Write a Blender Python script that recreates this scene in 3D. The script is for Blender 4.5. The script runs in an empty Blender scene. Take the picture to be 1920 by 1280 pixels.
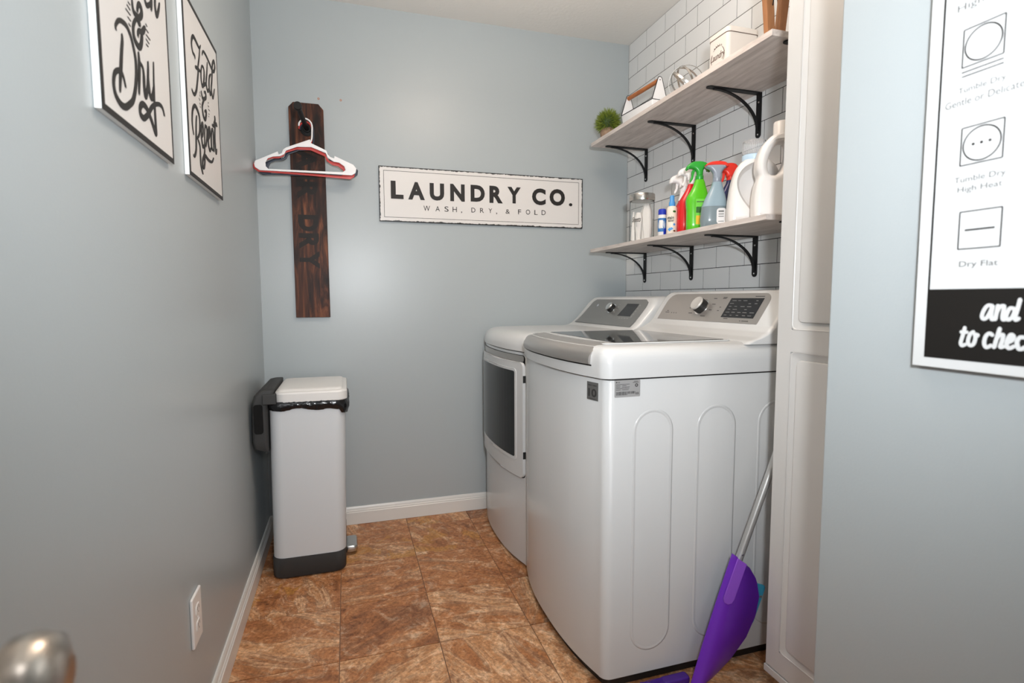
import bpy, bmesh, math, random
from mathutils import Vector, Matrix
random.seed(7)
PI = math.pi
SC = bpy.context.scene
COL = SC.collection

# ------------------------------------------------------------------ camera, lights, exposure
cd = bpy.data.cameras.new('camera'); cam = bpy.data.objects.new('camera', cd); COL.objects.link(cam)
CX, CY, CZ = 0.36416, -0.37081, 1.09095
yaw, pit, rol, FPX = 0.2983, 0.0803, -0.0032, 1009.1
fw = Vector((math.sin(yaw)*math.cos(pit), math.cos(yaw)*math.cos(pit), -math.sin(pit)))
r0 = Vector((math.cos(yaw), -math.sin(yaw), 0)); u0 = r0.cross(fw)
r1 = r0*math.cos(rol) + u0*math.sin(rol); u1 = -r0*math.sin(rol) + u0*math.cos(rol)
m = Matrix((r1, u1, -fw)).transposed().to_4x4(); m.translation = (CX, CY, CZ)
cam.matrix_world = m
cd.sensor_width = 36; cd.sensor_fit = 'HORIZONTAL'; cd.lens = FPX*36/1920
cd.clip_start = 0.02
cd.dof.use_dof = True; cd.dof.focus_distance = 2.0
cd.dof.aperture_fstop = cd.lens/1000/0.0045
SC.camera = cam

world = bpy.data.worlds.new('world'); SC.world = world; world.use_nodes = True
world.node_tree.nodes['Background'].inputs[0].default_value = (0.9, 0.95, 1, 1)
world.node_tree.nodes['Background'].inputs[1].default_value = 0.12

def area(name, loc, target, size, power, col, shape='DISK'):
    l = bpy.data.lights.new(name, 'AREA'); l.shape = shape; l.size = size; l.energy = power; l.color = col
    o = bpy.data.objects.new(name, l); COL.objects.link(o); o.location = loc
    d = Vector(target) - Vector(loc)
    o.rotation_euler = d.to_track_quat('-Z', 'Y').to_euler()
    return o
def spot(name, loc, target, radius, power, col, ang, blend):
    l = bpy.data.lights.new(name, 'SPOT'); l.shadow_soft_size = radius; l.energy = power; l.color = col
    l.spot_size = math.radians(ang); l.spot_blend = blend
    o = bpy.data.objects.new(name, l); COL.objects.link(o); o.location = loc
    o.rotation_euler = (Vector(target) - Vector(loc)).to_track_quat('-Z', 'Y').to_euler()
    return o
spot('camera_flash', (0.47, -0.46, 1.33), (1.15, 1.9, 1.95), 0.05, 104.0, (0.94, 0.97, 1.0), 140, 1.0)
area('flash_bounce', (0.62, -0.55, 2.40), (0.80, 0.9, 0.9), 0.85, 6.0, (0.95, 0.97, 1.0))
area('hall_fill', (0.62, -1.60, 0.95), (0.9, 1.0, 1.2), 1.1, 7.0, (0.97, 0.97, 1.0))  # unseen fill, added to lift the floor and the shelf undersides
area('ceiling_lamp', (0.90, 1.06, 2.36), (0.90, 1.06, 0.0), 0.30, 4.0, (1.0, 0.74, 0.57))
area('ceiling_lamp_glow', (0.90, 1.06, 2.08), (0.90, 1.06, 3.0), 0.34, 17.0, (1.0, 0.87, 0.76))

SC.view_settings.view_transform = 'Standard'; SC.view_settings.look = 'None'
SC.view_settings.gamma = 1.0; SC.view_settings.use_curve_mapping = False
SC.view_settings.exposure = 0.0

# ------------------------------------------------------------------ materials
def setin(b, names, v):
    for n in names:
        if n in b.inputs: b.inputs[n].default_value = v; return
def mat(name, col, rough=0.5, metal=0.0, spec=0.5, bump=None, vary=None, trans=0.0, coat=0.0, ior=None, alpha=None, emit=None):
    m = bpy.data.materials.new(name); m.use_nodes = True
    nt = m.node_tree; b = nt.nodes['Principled BSDF']
    b.inputs['Base Color'].default_value = (*col, 1)
    b.inputs['Roughness'].default_value = rough; b.inputs['Metallic'].default_value = metal
    setin(b, ['Specular IOR Level', 'Specular'], spec)
    if trans: setin(b, ['Transmission Weight', 'Transmission'], trans)
    if coat: setin(b, ['Coat Weight'], coat); setin(b, ['Coat Roughness'], 0.08)
    if ior: b.inputs['IOR'].default_value = ior
    if vary:      # (scale, amount) soft mottling of the colour
        n = nt.nodes.new('ShaderNodeTexNoise'); n.inputs['Scale'].default_value = vary[0]; n.inputs['Detail'].default_value = 4
        g = nt.nodes.new('ShaderNodeNewGeometry'); nt.links.new(g.outputs['Position'], n.inputs['Vector'])
        mx = nt.nodes.new('ShaderNodeMix'); mx.data_type = 'RGBA'
        mx.inputs[6].default_value = (*[c*(1-vary[1]) for c in col], 1); mx.inputs[7].default_value = (*[min(1, c*(1+vary[1])) for c in col], 1)
        nt.links.new(n.outputs['Fac'], mx.inputs[0]); nt.links.new(mx.outputs[2], b.inputs['Base Color'])
    if bump:      # (scale, strength, detail)
        n = nt.nodes.new('ShaderNodeTexNoise'); n.inputs['Scale'].default_value = bump[0]
        n.inputs['Detail'].default_value = bump[2] if len(bump) > 2 else 3
        g = nt.nodes.new('ShaderNodeNewGeometry'); nt.links.new(g.outputs['Position'], n.inputs['Vector'])
        bp = nt.nodes.new('ShaderNodeBump'); bp.inputs['Strength'].default_value = bump[1]; bp.inputs['Distance'].default_value = 0.002
        nt.links.new(n.outputs['Fac'], bp.inputs['Height']); nt.links.new(bp.outputs['Normal'], b.inputs['Normal'])
    return m
def grain(name, stops, stretch, scale=6, rough=0.5, bump=0.15, rnd=False, distort=0.6, spec=0.4):
    """wood grain: noise stretched by a per-axis scale, through a colour ramp"""
    m = bpy.data.materials.new(name); m.use_nodes = True
    nt = m.node_tree; b = nt.nodes['Principled BSDF']; b.inputs['Roughness'].default_value = rough
    setin(b, ['Specular IOR Level'], spec)
    g = nt.nodes.new('ShaderNodeNewGeometry'); mp = nt.nodes.new('ShaderNodeMapping'); mp.inputs['Scale'].default_value = stretch
    nt.links.new(g.outputs['Position'], mp.inputs['Vector'])
    n = nt.nodes.new('ShaderNodeTexNoise'); n.inputs['Scale'].default_value = scale; n.inputs['Detail'].default_value = 8
    n.inputs['Roughness'].default_value = 0.62; n.inputs['Distortion'].default_value = distort
    nt.links.new(mp.outputs[0], n.inputs['Vector'])
    cr = nt.nodes.new('ShaderNodeValToRGB'); nt.links.new(n.outputs['Fac'], cr.inputs[0])
    e = cr.color_ramp.elements
    while len(e) < len(stops): e.new(0.5)
    for i, (p, c) in enumerate(stops): e[i].position = p; e[i].color = (*c, 1)
    nt.links.new(cr.outputs[0], b.inputs['Base Color'])
    bp = nt.nodes.new('ShaderNodeBump'); bp.inputs['Strength'].default_value = bump; bp.inputs['Distance'].default_value = 0.001
    nt.links.new(n.outputs['Fac'], bp.inputs['Height']); nt.links.new(bp.outputs['Normal'], b.inputs['Normal'])
    return m

M = {}
M['wall'] = mat('blue_grey_paint', (0.395, 0.437, 0.452), 0.33, spec=0.5, bump=(230, 0.10, 3), vary=(1.3, 0.02))
M['ceil'] = mat('ceiling_paint', (0.78, 0.765, 0.73), 0.8, bump=(70, 0.5, 4))
M['trim'] = mat('white_trim_paint', (0.72, 0.71, 0.68), 0.3)
M['grout'] = mat('dark_joint', (0.03, 0.03, 0.03), 0.9, spec=0.1)
M['grout_floor'] = mat('tan_joint', (0.24, 0.13, 0.08), 0.7)
M['tile'] = mat('white_wall_tile', (0.74, 0.75, 0.75), 0.42, spec=0.4, vary=(3, 0.02))
M['enamel'] = mat('white_enamel', (0.61, 0.62, 0.62), 0.22, spec=0.5, coat=0.1)
M['enamel_front'] = mat('white_enamel_front', (0.60, 0.61, 0.61), 0.2, spec=0.5, coat=0.1)
M['seam'] = mat('dark_seam_and_shade', (0.012, 0.012, 0.012), 0.9, spec=0.1)  # dark joints, also the shade put into gaps and the grip recess
M['black_plastic'] = mat('black_plastic', (0.012, 0.012, 0.012), 0.45)
M['silver'] = mat('silver_paint', (0.42, 0.40, 0.38), 0.28, metal=0.7)
M['panel_silver'] = mat('brushed_panel', (0.40, 0.38, 0.36), 0.30, metal=0.6)
M['panel_grey'] = mat('grey_panel', (0.22, 0.225, 0.22), 0.30, metal=0.4)
M['chrome'] = mat('chrome', (0.75, 0.75, 0.75), 0.12, metal=1)
M['steel'] = mat('brushed_steel', (0.55, 0.53, 0.50), 0.25, metal=1)
M['glass_dark'] = mat('smoked_glass', (0.012, 0.013, 0.013), 0.04, spec=0.6)
M['glass_door'] = mat('grey_door_glass', (0.016, 0.017, 0.017), 0.10, spec=0.22)
M['display'] = mat('display_black', (0.01, 0.01, 0.012), 0.12)
M['print_dark'] = mat('dark_print', (0.03, 0.03, 0.03), 0.5)
M['print_grey'] = mat('grey_print', (0.35, 0.35, 0.35), 0.6)
M['print_mid'] = mat('mid_grey_print', (0.10, 0.10, 0.10), 0.6)
M['label_silver'] = mat('silver_label', (0.40, 0.40, 0.40), 0.4, metal=0.3)
M['label_dark'] = mat('dark_label', (0.14, 0.14, 0.135), 0.4, metal=0.3)
M['bracket'] = mat('black_powder_coat', (0.006, 0.006, 0.0065), 0.5, spec=0.3)
M['can_white'] = mat('can_body', (0.62, 0.645, 0.665), 0.34, metal=0.0)
M['can_lid'] = mat('can_lid', (0.74, 0.73, 0.71), 0.35)
M['can_grey'] = mat('can_grey_plastic', (0.045, 0.046, 0.046), 0.6, spec=0.3)
M['bag'] = mat('black_bag', (0.008, 0.008, 0.009), 0.18)
M['sign_face'] = mat('sign_face', (0.68, 0.66, 0.64), 0.3)
M['sign_black'] = mat('sign_black', (0.02, 0.018, 0.017), 0.55, spec=0.3)
M['dial'] = mat('dial_silver', (0.62, 0.60, 0.57), 0.35, metal=0.35)
M['sign_side'] = mat('sign_side_metal', (0.82, 0.84, 0.83), 0.35)
M['paper'] = mat('poster_white', (0.60, 0.62, 0.625), 0.6, spec=0.3)
M['poster_black'] = mat('poster_black', (0.009, 0.008, 0.007), 0.6, spec=0.25)
M['poster_edge'] = mat('poster_edge', (0.10, 0.055, 0.035), 0.6)
M['hang_white'] = mat('hanger_white', (0.85, 0.85, 0.86), 0.3)
M['hang_red'] = mat('hanger_red', (0.62, 0.05, 0.04), 0.35)
M['hang_navy'] = mat('hanger_navy', (0.018, 0.028, 0.05), 0.35)
M['iron'] = mat('black_iron', (0.009, 0.009, 0.009), 0.6, spec=0.25, bump=(300, 0.2))
M['purple'] = mat('purple_plastic', (0.16, 0.025, 0.50), 0.33)
M['purple_shaded'] = mat('shaded_purple', (0.07, 0.015, 0.26), 0.45)  # broom purple darkened for the shade at the washer foot
M['purple_light'] = mat('purple_tab', (0.30, 0.09, 0.68), 0.35)
M['tube'] = mat('silver_tube', (0.50, 0.50, 0.49), 0.35, metal=0.6)
M['teal'] = mat('teal_plastic', (0.05, 0.36, 0.55), 0.4)
M['cab'] = mat('cabinet_white', (0.56, 0.555, 0.54), 0.35, bump=(8, 0.05))
M['outlet'] = mat('outlet_white', (0.80, 0.78, 0.76), 0.3)
M['nickel'] = mat('brushed_nickel', (0.50, 0.44, 0.38), 0.28, metal=1)
M['door'] = mat('door_white', (0.68, 0.68, 0.66), 0.4)
M['shelf'] = grain('grey_oak', [(0.28, (0.44, 0.39, 0.36)), (0.5, (0.60, 0.54, 0.505)), (0.72, (0.73, 0.67, 0.63))], (9, 1, 9), 6, 0.5, 0.1)
M['darkwood'] = grain('dark_stained_wood', [(0.34, (0.009, 0.005, 0.004)), (0.47, (0.034, 0.012, 0.007)), (0.56, (0.085, 0.027, 0.012)), (0.68, (0.20, 0.068, 0.028))], (8, 8, 1.0), 3.2, 0.5, 0.4, distort=1.6, spec=0.25)
M['faded'] = mat('faded_black_paint', (0.012, 0.008, 0.006), 0.5, spec=0.25, vary=(40, 0.5))
M['pinwood'] = grain('brown_pin_wood', [(0.3, (0.20, 0.085, 0.035)), (0.6, (0.34, 0.15, 0.06)), (0.8, (0.42, 0.20, 0.09))], (8, 8, 1), 5, 0.6, 0.2)
M['handlewood'] = grain('orange_handle_wood', [(0.3, (0.36, 0.11, 0.03)), (0.7, (0.50, 0.18, 0.055))], (8, 1, 8), 6, 0.4, 0.1)
M['potwood'] = grain('clay_pot', [(0.3, (0.22, 0.14, 0.09)), (0.7, (0.36, 0.25, 0.17))], (20, 20, 20), 6, 0.8, 0.3)
M['leaf'] = mat('leaf_green', (0.19, 0.25, 0.03), 0.55, vary=(160, 0.6))
M['leaf_dark'] = mat('leaf_dark_green', (0.03, 0.07, 0.012), 0.6)
M['basket'] = mat('caddy_white', (0.80, 0.81, 0.82), 0.35)
M['tin'] = mat('tin_cream', (0.74, 0.70, 0.65), 0.25)
M['tin_seam'] = mat('tin_seam', (0.10, 0.06, 0.045), 0.5)
def thin_clear(name, gloss, body, tint=(1, 1, 1)):
    m = bpy.data.materials.new(name); m.use_nodes = True; nt = m.node_tree; N = nt.nodes; L = nt.links; N.clear()
    out = N.new('ShaderNodeOutputMaterial'); tr = N.new('ShaderNodeBsdfTransparent'); tr.inputs[0].default_value = (*tint, 1)
    gl = N.new('ShaderNodeBsdfGlossy'); gl.inputs['Roughness'].default_value = 0.05
    df = N.new('ShaderNodeBsdfDiffuse'); df.inputs[0].default_value = (0.85, 0.86, 0.87, 1)
    lw = N.new('ShaderNodeLayerWeight'); lw.inputs[0].default_value = gloss
    a = N.new('ShaderNodeMixShader'); a.inputs[0].default_value = body; L.new(tr.outputs[0], a.inputs[1]); L.new(df.outputs[0], a.inputs[2])
    b = N.new('ShaderNodeMixShader'); L.new(lw.outputs['Fresnel'], b.inputs[0]); L.new(a.outputs[0], b.inputs[1]); L.new(gl.outputs[0], b.inputs[2])
    L.new(b.outputs[0], out.inputs[0]); return m
M['glass'] = thin_clear('clear_glass', 0.05, 0.04, (0.96, 0.97, 0.97))
M['clear_plastic'] = thin_clear('clear_plastic', 0.08, 0.22, (0.93, 0.94, 0.95))
M['cloth'] = mat('white_sheets', (0.86, 0.82, 0.78), 0.9, bump=(60, 0.6))
M['jug'] = mat('jug_white', (0.74, 0.72, 0.70), 0.33)
M['jug_ring'] = mat('pale_blue_ring', (0.50, 0.66, 0.80), 0.35)
M['teal_label'] = mat('teal_label', (0.01, 0.22, 0.30), 0.4)
M['red'] = mat('red_plastic', (0.66, 0.012, 0.015), 0.25)
M['red_head'] = mat('red_trigger', (0.74, 0.035, 0.02), 0.28)
M['white_head'] = mat('white_trigger', (0.84, 0.83, 0.82), 0.35)
M['green'] = mat('green_bottle', (0.10, 0.52, 0.015), 0.22)
M['green_head'] = mat('green_trigger', (0.025, 0.36, 0.035), 0.3)
M['bluegrey'] = mat('bluegrey_bottle', (0.27, 0.37, 0.43), 0.2)
M['bluegrey_dark'] = mat('bluegrey_liquid', (0.19, 0.245, 0.27), 0.22)
M['bluegrey_head'] = mat('bluegrey_trigger', (0.27, 0.31, 0.37), 0.3)
M['navy'] = mat('navy_bottle', (0.010, 0.017, 0.09), 0.25)
M['blue_cap'] = mat('blue_cap', (0.012, 0.035, 0.42), 0.3)
M['sky_cap'] = mat('sky_blue_cap', (0.06, 0.30, 0.68), 0.35)
M['cream'] = mat('cream_bottle', (0.80, 0.73, 0.63), 0.4)
M['label_blue'] = mat('label_blue', (0.03, 0.16, 0.42), 0.4)
M['label_lav'] = mat('label_lavender', (0.42, 0.30, 0.50), 0.5)
M['label_yellow'] = mat('label_yellow', (0.80, 0.50, 0.02), 0.5)
M['label_green'] = mat('label_dark_green', (0.02, 0.13, 0.01), 0.5)
M['label_lime'] = mat('label_lime', (0.16, 0.62, 0.05), 0.5)
M['label_white'] = mat('label_white', (0.75, 0.75, 0.75), 0.5)
M['brown'] = mat('label_brown', (0.14, 0.05, 0.02), 0.5)
M['anchor'] = mat('wall_anchor', (0.45, 0.20, 0.11), 0.7)

def floor_tile_material():
    m = bpy.data.materials.new('slate_look_tile'); m.use_nodes = True
    nt = m.node_tree; N = nt.nodes; L = nt.links; b = N['Principled BSDF']
    b.inputs['Roughness'].default_value = 0.42; setin(b, ['Specular IOR Level'], 0.35)
    g = N.new('ShaderNodeNewGeometry'); oi = N.new('ShaderNodeObjectInfo')
    def mth(op, a, bb=None, v=None):
        n = N.new('ShaderNodeMath'); n.operation = op
        if isinstance(a, (int, float)): n.inputs[0].default_value = a
        else: L.new(a, n.inputs[0])
        if bb is not None:
            if isinstance(bb, (int, float)): n.inputs[1].default_value = bb
            else: L.new(bb, n.inputs[1])
        return n.outputs[0]
    rnd = oi.outputs['Random']
    off = N.new('ShaderNodeCombineXYZ')
    L.new(mth('MULTIPLY', rnd, 37.0), off.inputs[0]); L.new(mth('MULTIPLY', rnd, 91.0), off.inputs[1]); L.new(mth('MULTIPLY', rnd, 17.0), off.inputs[2])
    rot = N.new('ShaderNodeVectorRotate'); rot.rotation_type = 'Z_AXIS'
    L.new(g.outputs['Position'], rot.inputs['Vector']); L.new(mth('MULTIPLY', mth('FRACT', mth('MULTIPLY', rnd, 7.13)), 3.2), rot.inputs['Angle'])
    add = N.new('ShaderNodeVectorMath'); add.operation = 'ADD'; L.new(rot.outputs[0], add.inputs[0]); L.new(off.outputs[0], add.inputs[1])
    P = add.outputs[0]
    def noise(sc, det, dis, vec=P, ro=0.6):
        n = N.new('ShaderNodeTexNoise'); n.inputs['Scale'].default_value = sc; n.inputs['Detail'].default_value = det
        n.inputs['Distortion'].default_value = dis; n.inputs['Roughness'].default_value = ro
        L.new(vec, n.inputs['Vector']); return n.outputs['Fac']
    st = N.new('ShaderNodeMapping'); st.inputs['Scale'].default_value = (1, 3.2, 1); L.new(P, st.inputs['Vector'])
    big = noise(3.0, 9, 1.0, st.outputs[0], 0.62)      # cloudy slate plates, drawn out one way
    med = noise(15, 9, 0.8, P, 0.72)
    fine = noise(85, 5, 0.2, P, 0.7)
    def ramp(fac, stops, interp='LINEAR'):
        c = N.new('ShaderNodeValToRGB'); L.new(fac, c.inputs[0]); c.color_ramp.interpolation = interp
        e = c.color_ramp.elements
        while len(e) < len(stops): e.new(0.5)
        for i, (p, cc) in enumerate(stops): e[i].position = p; e[i].color = (*cc, 1)
        return c.outputs[0]
    def mix(f, a, bb, mode='MIX'):
        x = N.new('ShaderNodeMix'); x.data_type = 'RGBA'; x.blend_type = mode
        if isinstance(f, (int, float)): x.inputs[0].default_value = f
        else: L.new(f, x.inputs[0])
        for s, v in ((6, a), (7, bb)):
            if isinstance(v, tuple): x.inputs[s].default_value = (*v, 1)
            else: L.new(v, x.inputs[s])
        return x.outputs[2]
    # random shift makes some tiles rusty, some tan
    r2 = mth('FRACT', mth('MULTIPLY', rnd, 23.7))
    sh = mth('ADD', big, mth('MULTIPLY', mth('SUBTRACT', r2, 0.5), 0.20))
    base = ramp(sh, [(0.34, (0.16, 0.066, 0.032)), (0.43, (0.33, 0.130, 0.048)), (0.50, (0.41, 0.185, 0.075)), (0.545, (0.29, 0.165, 0.095)), (0.575, (0.64, 0.42, 0.25)), (0.63, (0.46, 0.225, 0.095)), (0.70, (0.68, 0.46, 0.28))])
    det = ramp(med, [(0.38, (0.15, 0.06, 0.024)), (0.47, (0.36, 0.15, 0.058)), (0.54, (0.47, 0.24, 0.115)), (0.60, (0.72, 0.52, 0.35)), (0.68, (0.78, 0.62, 0.46))])
    c = mix(0.36, base, det)
    # ochre stain on a few tiles
    r3 = mth('FRACT', mth('MULTIPLY', rnd, 51.3))
    stain = mth('MULTIPLY', mth('GREATER_THAN', noise(5.0, 6, 0.6), 0.56), mth('GREATER_THAN', r3, 0.84))
    c = mix(mth('MULTIPLY', stain, 0.6), c, (0.42, 0.20, 0.04))
    # thin dark fissures where the plates break
    crack = mth('LESS_THAN', mth('ABSOLUTE', mth('SUBTRACT', noise(6, 7, 1.4, st.outputs[0], 0.68), 0.50)), 0.0045)
    c = mix(mth('MULTIPLY', crack, 0.7), c, (0.12, 0.05, 0.03))
    sp = ramp(fine, [(0.34, (0.80, 0.74, 0.70)), (0.62, (1.5, 1.5, 1.5))])
    c = mix(1.0, c, sp, 'MULTIPLY')
    L.new(c, b.inputs['Base Color'])
    h = mth('ADD', mth('MULTIPLY', med, 0.7), mth('MULTIPLY', fine, 0.3))
    bp = N.new('ShaderNodeBump'); bp.inputs['Strength'].default_value = 0.6; bp.inputs['Distance'].default_value = 0.002
    L.new(h, bp.inputs['Height']); L.new(bp.outputs['Normal'], b.inputs['Normal'])
    return m
M['floor_tile'] = floor_tile_material()

def worn_sign_material(x0, x1, z0, z1):
    m = bpy.data.materials.new('worn_enamel_sign'); m.use_nodes = True
    nt = m.node_tree; N = nt.nodes; L = nt.links; b = N['Principled BSDF']; b.inputs['Roughness'].default_value = 0.28
    g = N.new('ShaderNodeNewGeometry'); s = N.new('ShaderNodeSeparateXYZ'); L.new(g.outputs['Position'], s.inputs[0])
    def mth(op, a, bb):
        n = N.new('ShaderNodeMath'); n.operation = op
        for i, v in ((0, a), (1, bb)):
            if isinstance(v, (int, float)): n.inputs[i].default_value = v
            else: L.new(v, n.inputs[i])
        return n.outputs[0]
    dx = mth('MINIMUM', mth('SUBTRACT', s.outputs[0], x0), mth('SUBTRACT', x1, s.outputs[0]))
    dz = mth('MINIMUM', mth('SUBTRACT', s.outputs[2], z0), mth('SUBTRACT', z1, s.outputs[2]))
    d = mth('MINIMUM', dx, dz)
    n = N.new('ShaderNodeTexNoise'); n.inputs['Scale'].default_value = 55; n.inputs['Detail'].default_value = 8; n.inputs['Roughness'].default_value = 0.75
    L.new(g.outputs['Position'], n.inputs['Vector'])
    thr = mth('MULTIPLY', mth('SUBTRACT', n.outputs['Fac'], 0.27), 0.022)
    f = mth('LESS_THAN', d, thr)
    x = N.new('ShaderNodeMix'); x.data_type = 'RGBA'; L.new(f, x.inputs[0])
    x.inputs[6].default_value = (0.72, 0.70, 0.68, 1); x.inputs[7].default_value = (0.012, 0.012, 0.012, 1)
    L.new(x.outputs[2], b.inputs['Base Color'])
    return m

# traced brush strokes of the lettering, in metres on the plane of each sign
TR_WASH= {'s': [[(0.71, 1.536), (0.709, 1.542), (0.722, 1.556), (0.74, 1.563), (0.761, 1.564), (0.778, 1.554), (0.789, 1.538), (0.795, 1.522), (0.795, 1.503), (0.792, 1.487), (0.784, 1.465), (0.77, 1.443), (0.752, 1.43), (0.734, 1.42), (0.718, 1.417), (0.704, 1.419), (0.691, 1.426), (0.686, 1.437), (0.687, 1.448), (0.694, 1.461), (0.709, 1.471), (0.722, 1.474), (0.732, 1.466), (0.738, 1.454)], [(0.735, 1.54), (0.735, 1.53), (0.728, 1.506), (0.722, 1.482), (0.718, 1.468), (0.715, 1.456), (0.711, 1.437)], [(0.812, 1.543), (0.813, 1.534), (0.813, 1.524), (0.81, 1.505), (0.806, 1.484), (0.803, 1.465)], [(0.814, 1.527), (0.83, 1.523), (0.834, 1.511), (0.834, 1.506), (0.833, 1.488), (0.838, 1.473), (0.848, 1.487), (0.854, 1.502), (0.86, 1.529), (0.862, 1.546)], [(0.861, 1.537), (0.858, 1.516), (0.862, 1.489), (0.873, 1.482), (0.883, 1.496), (0.888, 1.508)], [(0.895, 1.558), (0.891, 1.523), (0.89, 1.509), (0.888, 1.489), (0.888, 1.463), (0.888, 1.437), (0.887, 1.418), (0.868, 1.434), (0.853, 1.445), (0.838, 1.453), (0.819, 1.453), (0.805, 1.443), (0.804, 1.431), (0.82, 1.428), (0.839, 1.438), (0.852, 1.448), (0.87, 1.464), (0.895, 1.478), (0.921, 1.486), (0.939, 1.484), (0.948, 1.472)], [(0.794, 1.625), (0.794, 1.616), (0.799, 1.608), (0.812, 1.607), (0.826, 1.61), (0.839, 1.621), (0.841, 1.631), (0.835, 1.636), (0.828, 1.635), (0.82, 1.625), (0.818, 1.616)], [(0.825, 1.609), (0.807, 1.598), (0.793, 1.581), (0.791, 1.566), (0.797, 1.558), (0.808, 1.554), (0.82, 1.555), (0.83, 1.566), (0.835, 1.581), (0.832, 1.587), (0.822, 1.585), (0.815, 1.578), (0.814, 1.571)], [(0.832, 1.585), (0.844, 1.595), (0.855, 1.607)], [(0.814, 1.602), (0.824, 1.6), (0.828, 1.595)]], 'd': [[(0.773, 1.612), (0.782, 1.611)], [(0.767, 1.604), (0.781, 1.602)], [(0.76, 1.594), (0.781, 1.593)], [(0.767, 1.584), (0.781, 1.583)], [(0.77, 1.574), (0.779, 1.573)], [(0.861, 1.616), (0.868, 1.614)], [(0.86, 1.606), (0.874, 1.605)], [(0.86, 1.596), (0.882, 1.595)], [(0.858, 1.587), (0.875, 1.585)], [(0.857, 1.577), (0.869, 1.577)]], 'h': [[(0.866, 1.669), (0.865, 1.661), (0.87, 1.656), (0.879, 1.658), (0.896, 1.67), (0.907, 1.687)], [(0.903, 1.688), (0.903, 1.676), (0.899, 1.658)], [(0.932, 1.707), (0.927, 1.692), (0.925, 1.678), (0.932, 1.664), (0.946, 1.682), (0.955, 1.7)]]}
TR_FOLD= {'s': [[(1.23, 1.702), (1.23, 1.709), (1.211, 1.711), (1.203, 1.725), (1.207, 1.74), (1.223, 1.754), (1.245, 1.754), (1.267, 1.751), (1.284, 1.751), (1.296, 1.763)], [(1.286, 1.752), (1.277, 1.727), (1.259, 1.694), (1.256, 1.676), (1.245, 1.652), (1.23, 1.625), (1.21, 1.607), (1.195, 1.606), (1.183, 1.611)], [(1.228, 1.682), (1.248, 1.686), (1.283, 1.691)], [(1.301, 1.714), (1.29, 1.696), (1.286, 1.674), (1.297, 1.659), (1.314, 1.674), (1.323, 1.702), (1.319, 1.714), (1.302, 1.714)], [(1.367, 1.748), (1.355, 1.714), (1.342, 1.683), (1.357, 1.667), (1.371, 1.679)], [(1.31, 1.745), (1.324, 1.76), (1.353, 1.762), (1.391, 1.757), (1.425, 1.751), (1.447, 1.755), (1.463, 1.775), (1.453, 1.786), (1.433, 1.77), (1.425, 1.751), (1.415, 1.719), (1.403, 1.692), (1.408, 1.677), (1.42, 1.67), (1.443, 1.703)], [(1.405, 1.731), (1.384, 1.714), (1.376, 1.686), (1.389, 1.669), (1.406, 1.693)], [(1.297, 1.659), (1.317, 1.67), (1.342, 1.683)], [(1.28, 1.641), (1.29, 1.627), (1.309, 1.63), (1.33, 1.641), (1.328, 1.653), (1.313, 1.649)], [(1.321, 1.637), (1.3, 1.621), (1.285, 1.605), (1.284, 1.593), (1.292, 1.58), (1.31, 1.576), (1.324, 1.593), (1.324, 1.604), (1.306, 1.595)], [(1.181, 1.5), (1.172, 1.518), (1.173, 1.539), (1.183, 1.562), (1.205, 1.578), (1.227, 1.576), (1.245, 1.565), (1.248, 1.546), (1.239, 1.52), (1.22, 1.504), (1.202, 1.496)], [(1.218, 1.557), (1.21, 1.538), (1.202, 1.496), (1.197, 1.468), (1.18, 1.448), (1.168, 1.448)], [(1.219, 1.5), (1.237, 1.488), (1.238, 1.462), (1.238, 1.441), (1.246, 1.43), (1.256, 1.42)], [(1.259, 1.515), (1.275, 1.526), (1.282, 1.546), (1.276, 1.556), (1.262, 1.54), (1.259, 1.515), (1.265, 1.499), (1.272, 1.493), (1.284, 1.503)], [(1.307, 1.562), (1.296, 1.536), (1.289, 1.499), (1.283, 1.478), (1.261, 1.457), (1.258, 1.441), (1.272, 1.441), (1.283, 1.459), (1.284, 1.475), (1.297, 1.476), (1.326, 1.473), (1.366, 1.477), (1.389, 1.493)], [(1.306, 1.558), (1.324, 1.558), (1.322, 1.536), (1.302, 1.502)], [(1.334, 1.53), (1.352, 1.544), (1.359, 1.561), (1.351, 1.566), (1.337, 1.547), (1.334, 1.518), (1.348, 1.503), (1.361, 1.514)], [(1.401, 1.571), (1.389, 1.573), (1.373, 1.55), (1.371, 1.52), (1.389, 1.514)], [(1.402, 1.57), (1.399, 1.539), (1.399, 1.513)], [(1.433, 1.599), (1.424, 1.583), (1.418, 1.553), (1.421, 1.526), (1.427, 1.516), (1.436, 1.53)], [(1.392, 1.587), (1.413, 1.59), (1.441, 1.604), (1.453, 1.6)], [(1.428, 1.623), (1.43, 1.61), (1.414, 1.596)]], 'd': [[(1.267, 1.634), (1.267, 1.629)], [(1.263, 1.625), (1.269, 1.622)], [(1.253, 1.613), (1.262, 1.61)], [(1.259, 1.603), (1.265, 1.601)], [(1.262, 1.596), (1.265, 1.592)], [(1.353, 1.636), (1.36, 1.636)], [(1.352, 1.627), (1.361, 1.626)], [(1.354, 1.618), (1.369, 1.618)], [(1.354, 1.606), (1.362, 1.606)], [(1.353, 1.599), (1.357, 1.598)]]}
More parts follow.
